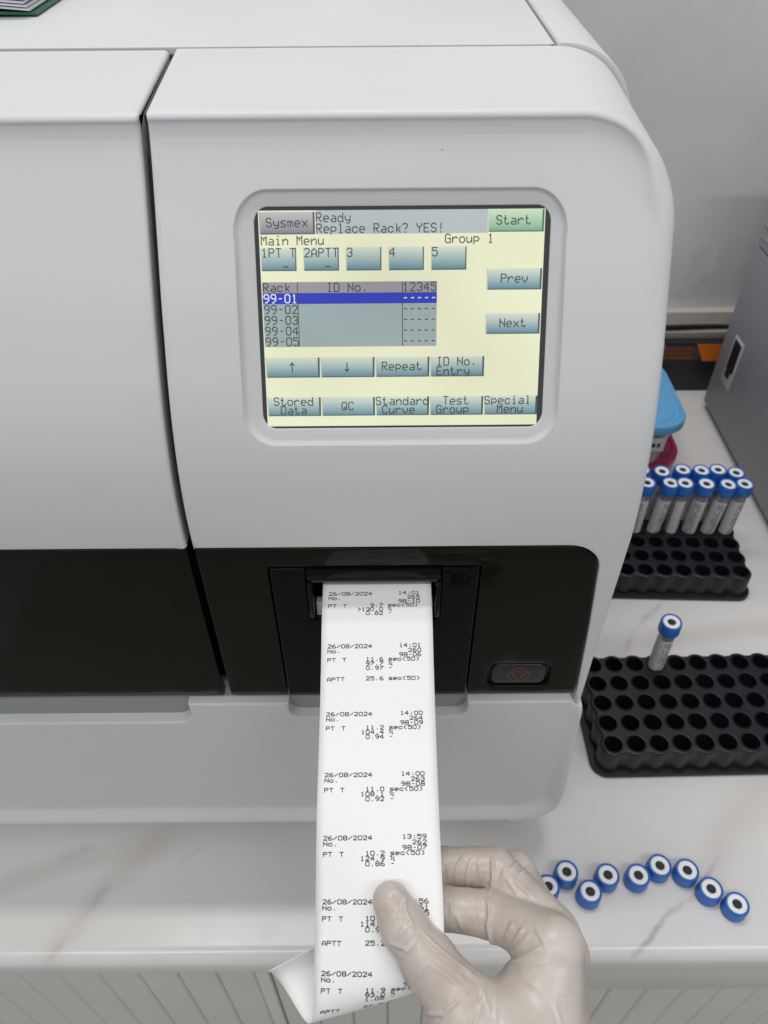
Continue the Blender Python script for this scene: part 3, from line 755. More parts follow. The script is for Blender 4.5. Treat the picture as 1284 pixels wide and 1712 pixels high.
# ================================================================== printed paper strip
ps = world_empty('paper_strip', (-3.9, 266, 274.3), 'long white thermal paper printout hanging from the printer slot, held by the glove', 'paper')
PA = R(21.5)
es = np.array((0, -math.cos(PA), -math.sin(PA))); et = np.array((1.0, 0, 0)); en = np.cross(es, et); en = en / np.linalg.norm(en)
if en[2] < 0: en = -en
P0 = np.array((-3.9, 266.0, 274.3))
PHI = R(19.0); S0 = 138.0; Q0 = 26.0
TH = np.linspace(0, 150, 601)
def kappa(q):
    # gentle bending first, then a tight curl, then straight again
    return R(0.4) * sstep(0, 12, q) * (1 - sstep(31, 43, q)) + R(3.7) * sstep(31, 45, q)
ang = np.concatenate([[0], np.cumsum([kappa(q) for q in (TH[:-1] + TH[1:]) / 2]) * (TH[1] - TH[0])])
FQ = np.concatenate([[0], np.cumsum(np.cos((ang[:-1] + ang[1:]) / 2)) * (TH[1] - TH[0])]); GQ = np.concatenate([[0], np.cumsum(np.sin((ang[:-1] + ang[1:]) / 2)) * (TH[1] - TH[0])])
def bump(s):
    # the strip leaves the slot with a slight hump
    return 1.8 * math.exp(-((s - 25) / 12.0) ** 2) - 2.2 * math.exp(-((s - 70) / 35.0) ** 2)
def paper(s, t, lift=0.0):
    q = (s - S0) * math.cos(PHI) + t * math.sin(PHI); p = -(s - S0) * math.sin(PHI) + t * math.cos(PHI)
    dq = es * math.cos(PHI) + et * math.sin(PHI); dp = -es * math.sin(PHI) + et * math.cos(PHI)
    base = P0 + es * S0
    tw_ = 0.30 * t * sstep(105, 165, s) * (1 - sstep(190, 225, s))      # the thumb lifts the right-hand side
    crown = 0.6 * (1 - (t / 28) ** 2) * sstep(20, 60, s)
    if q <= 0: return base + dp * p + dq * q + en * (bump(s) + crown + lift + tw_)
    sc_ = 1.0 + 0.003 * p if q > Q0 else 1.0        # slightly conical
    qq = Q0 + (q - Q0) / sc_ if q > Q0 else q
    f_ = np.interp(qq, TH, FQ); g_ = np.interp(qq, TH, GQ); a = np.interp(qq, TH, ang)
    if q > Q0:
        f0, g0 = np.interp(Q0, TH, FQ), np.interp(Q0, TH, GQ); f_ = f0 + (f_ - f0) * sc_; g_ = g0 + (g_ - g0) * sc_
    nn = en * math.cos(a) + dq * math.sin(a)
    return base + dp * p + dq * f_ - en * g_ + nn * (lift + crown) + en * (bump(s) + tw_)
SV = np.concatenate([np.arange(-26, 150, 2.0), np.arange(150, 241.1, 1.2)]); TV = np.linspace(-28, 28, 15)
V = [paper(s, t) for s in SV for t in TV]; nt_ = len(TV)
F = [[i * nt_ + k, i * nt_ + k + 1, (i + 1) * nt_ + k + 1, (i + 1) * nt_ + k] for i in range(len(SV) - 1) for k in range(nt_ - 1)]
sheet = mesh('strip', V, F, 'paper', ps, sharp=180)
md = sheet.modifiers.new('thickness', 'SOLIDIFY'); md.thickness = 0.00007; md.offset = 0
ENT = [(7.0, '14:01', '265', '98-10', '9.7', '>130.0', '0.82', None), (34.6, '14:01', '260', '98-06', '11.6', '97.7', '0.97', '25.6'),
       (67.6, '14:00', '264', '98-09', '11.2', '104.4', '0.94', None), (95.7, '14:00', '263', '98-08', '11.0', '108.1', '0.92', None),
       (122.9, '13:59', '262', '98-07', '10.2', '124.9', '0.86', None), (148.8, '13:56', '261', '98-05', '10.7', '114.0', '0.90', '25.2'),
       (176.6, '13:55', '259', '98-03', '11.9', '93.0', '1.05', '27.0')]
LP, CP = 2.28, 2.26; V = []
def put(text, t, s):
    for q in strokes(text, t, s, CP, 1.6, 1.7, 0.35):
        # cut long strokes so that they follow the bend
        a, b, c, d = q; k = 3
        for j in range(k):
            u0, u1 = j / k, (j + 1) / k
            for p in (a + (b - a) * u0, a + (b - a) * u1, d + (c - d) * u1, d + (c - d) * u0): V.append(paper(p[1], p[0], 0.16))
TL, TR, TN, TU = -24.7, 22.4, 3.5, 5.7
def right(text, t, s): put(text, t - len(text) * CP, s)
for s0, tm, no, rk, v1, v2, v3, ap in ENT:
    put('26/08/2024', TL, s0); right(tm, TR, s0 - 0.4); put('No.', TL, s0 + LP * 1.05); right(no, TR, s0 + LP * 0.85); right(rk, TR, s0 + LP * 1.8)
    put('PT', TL, s0 + LP * 2.95); put('T', TL + 3.3 * CP, s0 + LP * 2.95)
    right(v1, TN, s0 + LP * 2.8); put('sec(50)', TU, s0 + LP * 2.75); right(v2, TN, s0 + LP * 3.75); put('%', TU, s0 + LP * 3.72); right(v3, TN, s0 + LP * 4.7); put('-', TU, s0 + LP * 4.65)
    if ap: put('APTT', TL, s0 + LP * 7.1); right(ap, TN, s0 + LP * 6.95); put('sec(50)', TU, s0 + LP * 6.9)
F = [[4 * i + k for k in range(4)] for i in range(len(V) // 4)]
mesh('printed_text', V, F, 'ink', ps, smooth=False, fixn=False)

# ================================================================== gloved hand
def surface_nets(Fv, org, h):
    nx, ny, nz = Fv.shape
    ins = Fv < 0
    corners = [(i, j, k) for i in (0, 1) for j in (0, 1) for k in (0, 1)]
    acc = np.zeros((nx - 1, ny - 1, nz - 1), np.int8)
    for i, j, k in corners: acc += ins[i:nx - 1 + i, j:ny - 1 + j, k:nz - 1 + k]
    cells = np.argwhere((acc > 0) & (acc < 8))
    idx = -np.ones((nx - 1, ny - 1, nz - 1), np.int64); idx[tuple(cells.T)] = np.arange(len(cells))
    P = np.zeros((len(cells), 3)); cnt = np.zeros(len(cells))
    for c0 in corners:
        for ax in range(3):
            if c0[ax]: continue
            c1 = list(c0); c1[ax] = 1
            A_ = cells + np.array(c0); B_ = cells + np.array(c1)
            fa = Fv[tuple(A_.T)]; fb = Fv[tuple(B_.T)]; cr = (fa < 0) != (fb < 0)
            t = np.where(cr, fa / np.where(cr, fa - fb, 1), 0)
            P += np.where(cr[:, None], np.array(c0) + (np.array(c1) - np.array(c0)) * t[:, None], 0); cnt += cr
    P = cells + P / cnt[:, None]
    faces = []
    for ax in range(3):
        o1, o2 = [(1, 2), (2, 0), (0, 1)][ax]
        sl0 = [slice(None)] * 3; sl1 = [slice(None)] * 3; sl0[ax] = slice(0, -1); sl1[ax] = slice(1, None)
        s0, s1 = ins[tuple(sl0)], ins[tuple(sl1)]
        for flip, mk in ((False, s0 & ~s1), (True, ~s0 & s1)):
            e = np.argwhere(mk)
            e = e[(e[:, o1] > 0) & (e[:, o2] > 0) & (e[:, o1] < Fv.shape[o1] - 1) & (e[:, o2] < Fv.shape[o2] - 1)]
            d1 = np.zeros(3, int); d1[o1] = 1; d2 = np.zeros(3, int); d2[o2] = 1
            q = np.stack([idx[tuple((e - d1 - d2).T)], idx[tuple((e - d2).T)], idx[tuple(e.T)], idx[tuple((e - d1).T)]], 1)
            faces.append(q[:, ::-1] if flip else q)
    return P * h + np.array(org), np.concatenate(faces)
def smin(a, b, k):
    h = np.clip(0.5 + 0.5 * (b - a) / k, 0, 1); return b + (a - b) * h - k * h * (1 - h)
def capsule(X, a, b, ra, rb):
    a = np.array(a); b = np.array(b); d = b - a; t = np.clip(((X - a) @ d) / (d @ d), 0, 1)
    return np.sqrt(((X - a - t[..., None] * d) ** 2).sum(-1)) - (ra + (rb - ra) * t)
HO = np.array((40.1, 117.6, 207.9)); HA = np.array((0.9946, -0.0315, 0.0985)); HB = np.array((0.0, 0.9523, 0.305)); HC = np.array((-0.1034, -0.3034, 0.9472))
THUMB = [(-36.4, 12.2, 20.2, 8.2), (-31.2, 2.4, 18.2, 9.6), (-21.8, -10.0, 13.6, 11.3), (-8.3, -26.7, 7.1, 14.0), (9.7, -44.2, -0.2, 20)]
INDEX = [(-29.0, 11.4, -2.4, 8.0), (-16.2, 10.2, -7.7, 9.3), (6.5, 7.4, -10.5, 10.2), (31.5, -3.9, 1.5, 12.0)]
MIDDLE = [(-29.0, 26.9, -11.7, 8.2), (-15.2, 27.9, -17.3, 8.8), (9.7, 27.0, -18.5, 9.4), (32.5, 0.6, -11.5, 12)]
RING = [(-15.8, 30.2, -33.3, 8), (0.5, 30.1, -39.6, 8.5), (20.5, 27.3, -36.3, 8.8), (30.0, 2.4, -25.9, 11.3)]
LITTLE = [(1.7, 24.6, -54.3, 7), (17.0, 21.8, -57.5, 7.6), (25.4, 13.4, -52.7, 8.4), (31.0, -2.3, -39.5, 11)]
PALM = [((31.5, -7.0, 0.7, 12.5), (18.5, -44.0, -7.6, 23)), ((33.5, -9.7, -17.2, 15), (21.3, -36.5, -20.5, 22)), ((33.5, -14.9, -34.9, 14), (26.7, -40.4, -36.3, 21)),
        ((18.5, -44.0, -7.6, 23), (14.2, -56.8, -19.7, 26)), ((21.3, -36.5, -20.5, 22), (22.6, -57.8, -32.4, 26)), ((14.2, -56.8, -19.7, 26), (13.8, -95.0, -22.5, 27)), ((22.6, -57.8, -32.4, 26), (22.4, -97, -40.0, 27)),
        ((-7.8, -30.7, 7.1, 12), (20, -35, -5, 14)), ((-2, -38, 5, 14), (18, -44, -8, 20)), ((9.7, -42.2, -0.2, 21), (14.2, -56.8, -19.7, 25))]
hstep = 0.75
lo = np.array((-50.0, -118.0, -72.0)); hi = np.array((64.0, 44.0, 36.0))
nn_ = np.ceil((hi - lo) / hstep).astype(int)
ax_ = [lo[i] + hstep * np.arange(nn_[i]) for i in range(3)]
Xg = np.stack(np.meshgrid(*ax_, indexing='ij'), -1).astype(np.float32)
def chain(pts, k=3.0):
    f = None
    for a, b in zip(pts[:-1], pts[1:]):
        c = capsule(Xg, a[:3], b[:3], a[3], b[3]); f = c if f is None else smin(f, c, k)
    return f
palm = None
for a, b in PALM:
    c = capsule(Xg, a[:3], b[:3], a[3], b[3]); palm = c if palm is None else smin(palm, c, 7)
thumb = smin(chain(THUMB, 4), palm, 7)
Fh = thumb
for fg in (INDEX, MIDDLE, RING, LITTLE): Fh = smin(Fh, smin(chain(fg, 2.5), palm, 6), 0.9)
HV, HF = surface_nets(Fh, lo, hstep)
del Xg, Fh, palm, thumb
# smooth a little, then raise the folds of the loose rubber
E_ = np.concatenate([HF[:, [0, 1]], HF[:, [1, 2]], HF[:, [2, 3]], HF[:, [3, 0]]])
def laplace(V, lam, it):
    for _ in range(it):
        acc = np.zeros_like(V); cnt = np.zeros(len(V))
        np.add.at(acc, E_[:, 0], V[E_[:, 1]]); np.add.at(cnt, E_[:, 0], 1); np.add.at(acc, E_[:, 1], V[E_[:, 0]]); np.add.at(cnt, E_[:, 1], 1)
        V = V + lam * (acc / cnt[:, None] - V)
    return V
HV = laplace(HV, 0.5, 4)
fn = np.cross(HV[HF[:, 2]] - HV[HF[:, 0]], HV[HF[:, 3]] - HV[HF[:, 1]]); VN = np.zeros_like(HV)
for k in range(4): np.add.at(VN, HF[:, k], fn)
VN /= np.linalg.norm(VN, axis=1)[:, None] + 1e-9
FOLDS = [([(-5.3, 31.7), (-8.7, 26.5), (-9.8, 20.2)], .5), ([(-1.8, 29.7), (-3.7, 24.5), (-3.9, 18.6)], .6), ([(8.3, 30.4), (8.1, 21.7), (5.8, 15.4)], .9), ([(4.7, 13.0), (5.4, 8.3), (4.3, 2.8), (5.3, -2.8), (7.9, -6.2)], 1.0),
 ([(15.3, 3.9), (10.9, -2.4)], .6), ([(19.2, 1.9), (13.3, -6.0)], .6), ([(21.3, -0.9), (13.6, -8.4)], .6), ([(26.4, -5.1), (19.0, -8.8), (10.6, -13.1)], .8), ([(-9.5, 7.6), (-8.4, 4.4), (-7.1, 1.1)], .5),
 ([(-34.5, 16.3), (-30.1, 12.9), (-30.1, 8.5), (-26.4, 2.4)], .55), ([(-23.9, 1.0), (-18.4, -4.2), (-10.7, -10.2), (-1.3, -16.6)], .7), ([(-23.6, -28.9), (-15.5, -28.3)], .5),
 ([(-29.1, -18.0), (-23.9, -27.1)], .3), ([(-8.6, -18.6), (-19.7, -10.9)], .4), ([(-5.0, -19.5), (-14.5, -27.3)], .4), ([(14.2, 27.2), (12.0, 21.7)], .35), ([(21.5, 30.3), (16.7, 25.6)], .5), ([(25.4, 27.9), (20.2, 23.2)], .5),
 ([(1.8, 29.6), (2.5, 20.9)], .4), ([(-12.6, 28.9), (-12.2, 21.0)], .4), ([(-38.4, -2.5), (-28.4, -6.5)], .3), ([(-0.5, -18.5), (3.3, -29.6)], .35), ([(-27, 4), (-34, -1)], .3), ([(28, -22), (33, -40)], .3), ([(-12, -22), (-18, -34)], .3), ([(2, -20), (-6, -36)], .4), ([(6, -19), (4, -34)], .3), ([(11, -15), (24, -20)], .35), ([(13, -11), (27, -11)], .35), ([(-33, 9), (-38, 5)], .3), ([(-26, -3), (-33, -9)], .35), ([(-20, -9), (-27, -16)], .3), ([(24, 2), (28, -6)], .3), ([(-12, 16), (-11, 5)], .35), ([(0, 15), (1, 4)], .3), ([(17, 22), (25, 14)], .4), ([(13, 24), (19, 14)], .35), ([(22, -30), (10, -40)], .3)]
facing = np.clip(VN[:, 2] * 1.6 + 0.35, 0, 1); disp = np.zeros(len(HV))
P2 = HV[:, :2]
for pl, amp in FOLDS:
    best = np.full(len(HV), 1e9); sgn = np.zeros(len(HV)); L_ = 0.0; tt = np.zeros(len(HV))
    tot = sum(np.linalg.norm(np.array(b) - np.array(a)) for a, b in zip(pl[:-1], pl[1:]))
    for a, b in zip(pl[:-1], pl[1:]):
        a = np.array(a); d = np.array(b) - a; l = np.linalg.norm(d); t = np.clip(((P2 - a) @ d) / (l * l), 0, 1)
        off = P2 - a - t[:, None] * d; ds = np.sqrt((off ** 2).sum(1)); sg = (off[:, 0] * d[1] - off[:, 1] * d[0]) / l
        m_ = ds < best; best[m_] = ds[m_]; sgn[m_] = sg[m_]; tt[m_] = (L_ + t[m_] * l) / tot; L_ += l
    env = np.clip(np.minimum(tt, 1 - tt) * 4 + 0.25, 0, 1)
    disp += 1.7 * amp * env * (np.exp(-(best / 0.62) ** 2) - 0.45 * np.exp(-((best - 1.5) / 0.8) ** 2) * (sgn > 0))
# broad looseness of the rubber
for i in range(len(HV)):
    p = HV[i]; disp[i] += 0.28 * noise.noise(Vector((p[0] * 0.11, p[1] * 0.11, p[2] * 0.11))) + 0.10 * noise.noise(Vector((p[0] * 0.45 + 9, p[1] * 0.22, p[2] * 0.3)))
HV = HV + VN * (disp * np.where(disp > -9, facing, 0))[:, None]
HV = laplace(HV, 0.3, 1)
hand = mesh('gloved_hand', HV, HF, 'latex', smooth=True, sharp=180, fixn=False)
mh = Matrix.Identity(4)
for i in range(3): mh[i][0], mh[i][1], mh[i][2], mh[i][3] = HA[i], HB[i], HC[i], HO[i] * MM
hand.matrix_world = mh
tag(hand, 'hand in a cream latex glove pinching the paper printout between thumb and fingers', 'hand')

# ================================================================== sample racks
PX, PY, RH = 18.0, 18.6, 28.0
def rack_data():
    """5 x 10 wells, hole (0,0) at the origin, outer walls scalloped round the wells"""
    nx, ny = 10, 5; rb = 10.0
    W_, D_ = (nx - 1) * PX, (ny - 1) * PY
    def side(p0, d, nrm, cnt, pitch):
        out = []
        for k in range(cnt):
            lo_, hi_ = (-pitch / 2 if k else 0), (pitch / 2 if k < cnt - 1 else 0)
            for j in range(9):
                u = lo_ + (hi_ - lo_) * j / 8
                h_ = max(math.sqrt(max(rb ** 2 - u * u, 0)), 7.6)
                out.append((p0[0] + d[0] * (k * pitch + u) + nrm[0] * h_, p0[1] + d[1] * (k * pitch + u) + nrm[1] * h_))
        return out
    lp_ = side((0, 0), (1, 0), (0, -1), nx, PX) + arc(W_, 0, rb, -90, 0, 6)[1:-1] + side((W_, 0), (0, 1), (1, 0), ny, PY) + arc(W_, D_, rb, 0, 90, 6)[1:-1] \
        + side((W_, D_), (-1, 0), (0, 1), nx, PX) + arc(0, D_, rb, 90, 180, 6)[1:-1] + side((0, D_), (0, -1), (-1, 0), ny, PY) + arc(0, 0, rb, 180, 270, 6)[1:-1]
    P = [lp_[0]]
    for p in lp_[1:]:
        if math.hypot(p[0] - P[-1][0], p[1] - P[-1][1]) > 0.15: P.append(p)
    P = np.array(P); N = left_normals(P); n = len(P)
    V, F = [], []
    for e, z in ((-1.0, 4.5), (-0.4, 8), (0.0, RH - 1.6), (0.35, RH - 0.6), (1.3, RH)):
        V += [(*(P[i] + N[i] * e), z) for i in range(n)]
    for k in range(4):
        for i in range(n): F.append([k * n + i, k * n + (i + 1) % n, (k + 1) * n + (i + 1) % n, (k + 1) * n + i])
    top = np.array([P[i] + N[i] * 1.3 for i in range(n)])
    ns = 20; holes = []
    for a in range(nx):
        for b in range(ny):
            c = np.array((a * PX, b * PY)); th = [2 * math.pi * k / ns for k in range(ns)]
            holes.append(np.array([(c[0] + 7.9 * math.cos(t), c[1] + 7.9 * math.sin(t)) for t in th]))
            o = len(V)
            for r_, z in ((7.9, RH), (7.6, RH + 0.7), (7.1, RH + 0.6), (6.9, RH - 0.8), (6.6, 7), (5.0, 3.5), (0.3, 3.0)):
                V += [(c[0] + r_ * math.cos(t), c[1] + r_ * math.sin(t), z) for t in th]
            for k in range(6):
                for i in range(ns): F.append([o + k * ns + i, o + k * ns + (i + 1) % ns, o + (k + 1) * ns + (i + 1) % ns, o + (k + 1) * ns + i])
    v, f = cdt_fill([top] + holes, 60)
    o = len(V); V += [(p[0], p[1], RH) for p in v]; F += (f + o).tolist()
    return V, F, W_, D_
rv, rf, RW, RD = rack_data()
def rack(loc, rz, label):
    e = empty('tube_rack', loc, label, 'rack', 'black tube racks on the counter', rz)
    return e
r1 = rack((178.0, 310.5, 0), R(0.8), 'black fifty hole tube rack nearer the camera holding a single blue capped tube')
wells = mesh('well_block', rv, rf, 'rack_black', r1, sharp=45, fixn=True, weld=0.02)
fl = rrect(-14.2, RW + 14.2, -14.2, RD + 14.2, 13, 8); n = len(fl); V, F = [], []
flP = np.array(fl); flN = left_normals(flP)
for e, z in ((0.5, 0.2), (0, 1.0), (0, 4.0), (0.6, 5.0), (5.5, 5.2)): V += [(*(flP[i] + flN[i] * e), z) for i in range(n)]
for k in range(4):
    for i in range(n): F.append([k * n + i, k * n + (i + 1) % n, (k + 1) * n + (i + 1) % n, (k + 1) * n + i])
flange = mesh('flange', V, F, 'rack_black', r1, sharp=45)
r2 = rack((339.4 - RW * math.cos(R(2.2)), 490.5 + RW * math.sin(R(2.2)), 0), R(-2.2), 'black tube rack further back filled with two rows of blue capped tubes')
for o in (wells, flange):
    c = o.copy(); C.objects.link(c); c.parent = r2

# ------------------------------------------------------------------ loose caps
def cap_parts(z0, parent, deep=True):
    body = lathe_data([(0.3, z0 + 10.5), (6.6, z0 + 10.5), (6.75, z0 + 11.6), (7.2, z0 + 12.1), (7.8, z0 + 12.0), (8.15, z0 + 11.4), (8.35, z0 + 10), (8.6, z0 + 1.2), (8.5, z0 + 0.4), (8.0, z0), (6.8, z0), (6.8, z0 + 9)], 40)
    white = lathe_data([(6.55, z0 + 10.6), (6.5, z0 + 11.45), (6.2, z0 + 11.65), (3.6, z0 + 11.6), (3.3, z0 + 11.3), (3.25, z0 + 9.6)], 36)
    stop = lathe_data([(3.25, z0 + 9.5), (3.15, z0 + 10.5), (2.6, z0 + 10.9), (1.2, z0 + 10.7), (0.15, z0 + 10.6)], 24)
    a = mesh('cap_shell', *body, 'cap_blue', parent, sharp=50)
    b = mesh('white_ring', *white, 'cap_white', parent, sharp=50)
    c = mesh('rubber_stopper', *stop, 'stopper', parent, sharp=60)
    return a, b, c
CAPS = [(113.4, 210.6, 'loose blue cap half hidden behind the glove, leftmost of the chain'), (128.2, 220.4, 'loose blue cap touching the half hidden cap beside the glove'),
        (142.2, 206.8, 'loose blue cap set nearest the counter edge just right of the glove'), (157.0, 218.0, 'loose blue cap just behind right of the third cap from the glove'),
        (178.6, 217.6, 'loose blue cap in the middle of the chain, left of the rearmost cap'), (195.6, 224.2, 'loose blue cap at the top of the arch, rearmost on the counter'),
        (214.2, 220.8, 'loose blue cap just right of the rearmost cap'), (227.2, 208.0, 'loose blue cap second from the right end of the chain'), (242.0, 197.8, 'loose blue cap at the right end of the chain')]
proto = None
for i, (x, y, lab) in enumerate(CAPS):
    e = empty('loose_cap', (x, y, 0.15), lab, 'cap', 'loose blue tube caps on the counter', R(37 * i))
    if proto is None: proto = cap_parts(0, e)
    else:
        for o in proto:
            c = o.copy(); C.objects.link(c); c.parent = e

# ------------------------------------------------------------------ capped tubes
def lettering(seed, lines, zt, zb, ang0, rad):
    """small print on the label, wrapped round the tube"""
    rnd = random.Random(seed); V = []
    for k in range(lines):
        a0 = ang0 + (k - lines / 2) * 0.20; z = zt
        while z > zb:
            ln = rnd.uniform(0.7, 2.2); 
            if rnd.random() < 0.75:
                for (aa, zz) in ((a0, z), (a0 + 0.09, z), (a0 + 0.09, z - ln), (a0, z - ln)): V.append((rad * math.cos(aa), rad * math.sin(aa), zz))
            z -= ln + 0.5
    return V, [[4 * i + k for k in range(4)] for i in range(len(V) // 4)]
tproto = None
def tube_at(x, y, label, z0=4.0, tilt=(0, 0), spin=0.0, group='blue capped sample tubes standing in the far rack'):
    global tproto
    e = empty('sample_tube', (x, y, z0), label, 'tube', group)
    e.rotation_euler = (tilt[0], tilt[1], 0); e.rotation_euler.rotate_axis('Z', spin)
    if tproto is None:
        g_ = lathe_data([(0.2, 0), (3.5, 0.8), (5.6, 3.2), (6.4, 7), (6.5, 12), (6.5, 77), (5.6, 77), (5.6, 12), (5.0, 6.5), (3.0, 2.2), (0.2, 1.2)], 28)
        a = mesh('tube_wall', *g_, 'tube_plastic', e, sharp=60)
        li = lathe_data([(0.2, 1.4), (3.0, 2.4), (4.9, 6.6), (5.5, 12), (5.5, 48), (0.2, 48)], 24)
        b = mesh('sample', *li, 'sample_liquid', e, sharp=60)
        lab = []; n_ = 22
        V = [(6.62 * math.cos(t), 6.62 * math.sin(t), z) for z in (14, 66) for t in [R(-200 + 260 * k / n_) for k in range(n_ + 1)]]
        F = [[k, k + 1, n_ + 2 + k, n_ + 1 + k] for k in range(n_)]
        c = mesh('label', V, F, 'tube_label', e, sharp=180)
        V, F = lettering(3, 5, 63, 20, R(-95), 6.68)
        d = mesh('label_print', V, F, 'ink', e, smooth=False)
        cp_ = cap_parts(73.5, e)
        shell, ring_, stop_ = cp_; ring_.parent = shell; stop_.parent = shell
        tproto = (a, b, c, d, shell, [ring_, stop_])
    else:
        for o in tproto[:5]:
            c = o.copy(); C.objects.link(c); c.parent = e
            if o is tproto[4]:
                for s in tproto[5]:
                    q = s.copy(); C.objects.link(q); q.parent = c
    return e
nth = ['rightmost', 'second from the right', 'third from the right', 'fourth from the right', 'fifth from the right', 'sixth from the right beside the analyser']
ca, sa = math.cos(R(-2.2)), math.sin(R(-2.2)); base2 = (339.4 - RW * math.cos(R(2.2)), 490.5 + RW * math.sin(R(2.2)))
rnd = random.Random(5)
for row, rn in ((3, 'front'), (4, 'back')):
    for k in range(6):
        lx, ly = (9 - k) * PX, row * PY
        x = base2[0] + lx * ca - ly * sa; y = base2[1] + lx * sa + ly * ca
        tl_ = (rnd.uniform(-0.01, 0.025), rnd.uniform(-0.02, 0.02))
        if (row, k) == (3, 1): tl_ = (0.0, 0.05)
        if (row, k) == (3, 4): tl_ = (0.0, 0.045)
        tube_at(x, y, 'blue capped tube in the far rack, %s row, %s' % (rn, nth[k]), 4.0 + rnd.uniform(0, 2.5), tl_, rnd.uniform(-0.5, 0.5) + (1.0 if k == 3 else 0))
tube_at(178.0 + 3 * PX * math.cos(R(.8)) - 4 * PY * math.sin(R(.8)), 310.5 + 4 * PY + 0.8, 'lone blue capped tube standing in the near rack', 4.0, (0.035, -0.03), 0.35, 'lone tube in the near rack')

# ================================================================== things at the back
# grey instrument on the right
gm = world_empty('grey_instrument', (560, 690, 0), 'dark grey boxy instrument at the right edge with vent slots and a socket', 'machine')
V, F = box_data(402, 740, 420, 797, 9, 212, 3); mesh('housing', V, F, 'machine_grey', gm)
V, F = box_data(402.6, 740, 421, 796, 213, 330, 3); mesh('upper_housing', V, F, 'machine_light', gm)
for k in range(9):
    V, F = box_data(401.2, 404, 772 - 26 * k, 790 - 26 * k, 222, 226, 0.8); mesh('vent_slat', V, F, 'machine_grey', gm)
    V, F = box_data(401.2, 404, 772 - 26 * k, 790 - 26 * k, 234, 238, 0.8); mesh('vent_slat', V, F, 'machine_grey', gm)
V, F = box_data(400.8, 403, 744, 770, 58, 118, 1.0); sk = mesh('socket_plate', V, F, 'machine_light', gm)
V, F = box_data(400.2, 402, 747, 766, 78, 115, 0.6); mesh('socket', V, F, 'slot_dark', gm)
V, F = box_data(398.5, 401, 752, 761, 70, 82, 0.8); mesh('switch', V, F, 'rack_black', gm)
for x, y in ((425, 450), (425, 770), (715, 450), (715, 770)):
    V, F = lathe_data([(0.1, 0.2), (12, 0.2), (13, 3), (13, 10), (0.1, 10)], 18, x, y); mesh('foot', V, F, 'rack_black', gm)
V, F = box_data(408, 735, 428, 790, 7.5, 9.5, 0.3); mesh('bottom_plate', V, F, 'core_dark', gm)

# food boxes: rounded tapered tub with an overhanging lid
def tub(name, x, y, z, wx, wy, h, lid, tubm, label, lidh=9, rz=0.0):
    e = empty(name, (x, y, z), label, 'container', None, rz)
    def rr(s, zz): return [(p[0] * s, p[1] * s, zz) for p in rrect(-wx / 2, wx / 2, -wy / 2, wy / 2, min(wx, wy) * 0.24, 8)]
    def stack(rows, capb=True):
        V, F = [], []; n = len(rows[0])
        for r_ in rows: V += r_
        for k in range(len(rows) - 1):
            for i in range(n): F.append([k * n + i, k * n + (i + 1) % n, (k + 1) * n + (i + 1) % n, (k + 1) * n + i])
        F.append(list(range(n))); F.append([(len(rows) - 1) * n + i for i in range(n)])
        return V, F
    V, F = stack([rr(0.80, 0.2), rr(0.83, 2), rr(0.91, h - 5), rr(0.92, h - 3.5)]); mesh('tub', V, F, tubm, e)
    V, F = stack([rr(0.95, h - lidh + 1), rr(1.0, h - lidh), rr(1.0, h - 1.5), rr(0.985, h + 0.3), rr(0.93, h + 1.0), rr(0.91, h - 0.5), rr(0.87, h - 0.8), rr(0.85, h + 0.6)])
    mesh('lid', V, F, lid, e, sharp=35)
    return e
tub('food_container', 254, 722, 0, 160, 140, 26, 'red_plastic', 'red_plastic', 'low dark red lidded box under the blue lidded tub')
bt = tub('food_container', 246, 703, 27.6, 152, 134, 60, 'lid_blue', 'box_clear', 'clear plastic tub with a sky blue lid behind the analyser')
V, F = box_data(20, 54, -60.6, -58.8, 24, 42, 0.2); mesh('sticker', V, F, 'tube_label', bt)
V = []
for k, (x0, x1) in enumerate(((24, 30), (31.5, 36), (37.5, 44), (46, 49))): V += [(x0, -60.8, 30), (x1, -60.8, 30), (x1, -60.8, 35), (x0, -60.8, 35)]
mesh('sticker_print', V, [[4 * i + k for k in range(4)] for i in range(4)], 'ink', bt, smooth=False)
tub('food_container', 293, 806, 0, 80, 62, 92, 'pink_plastic', 'pink_plastic', 'magenta plastic tub behind the blue lidded tub')

# black carton with orange print
cb = world_empty('carton', (440, 846, 0), 'black carton with an orange corner standing against the wall', 'box')
V, F = box_data(347, 540, 830, 841, 0.3, 71, 0.8); mesh('carton_body', V, F, 'carton_black', cb)
V, F = box_data(347.6, 396, 829.4, 831, 46, 66, 0.1); mesh('brown_print', V, F, 'carton_brown', cb, smooth=False)
V = [(388, 829.2, 70), (540, 829.2, 70), (540, 829.2, 45), (401, 829.2, 45)]; mesh('orange_print', V, [[0, 1, 2, 3]], 'carton_orange', cb, smooth=False)
rn_ = random.Random(4); V = []
for k, z in enumerate((61, 55, 49)):
    x = 350
    while x < 384:
        l = rn_.uniform(2, 7); V += [(x, 829.2, z), (x + l, 829.2, z), (x + l, 829.2, z + 3), (x, 829.2, z + 3)]; x += l + 1.5
mat('print_orange', (0.30, 0.09, 0.03), 0.6)
mesh('small_print', V, [[4 * i + k for k in range(4)] for i in range(len(V) // 4)], 'print_orange', cb, smooth=False)
V, F = box_data(250, 560, 843, 865.5, 62, 78, 1.5)
tag(mesh('cable_trunking', V, F, 'trunking', origin=(405, 858, 64)), 'grey trunking strip along the backsplash above the black carton', 'trunking')
pts = [(250 + 14 * k, 850 - 3 * math.sin(k * 0.35), 80.5 + 2.0 * math.sin(k * 0.22 + 0.6)) for k in range(24)]
V, F = tube_data(pts, 3.2, 10)
tag(mesh('power_cable', V, F, 'cable', origin=(405, 850, 80)), 'black power cable running along the foot of the wall', 'cable')
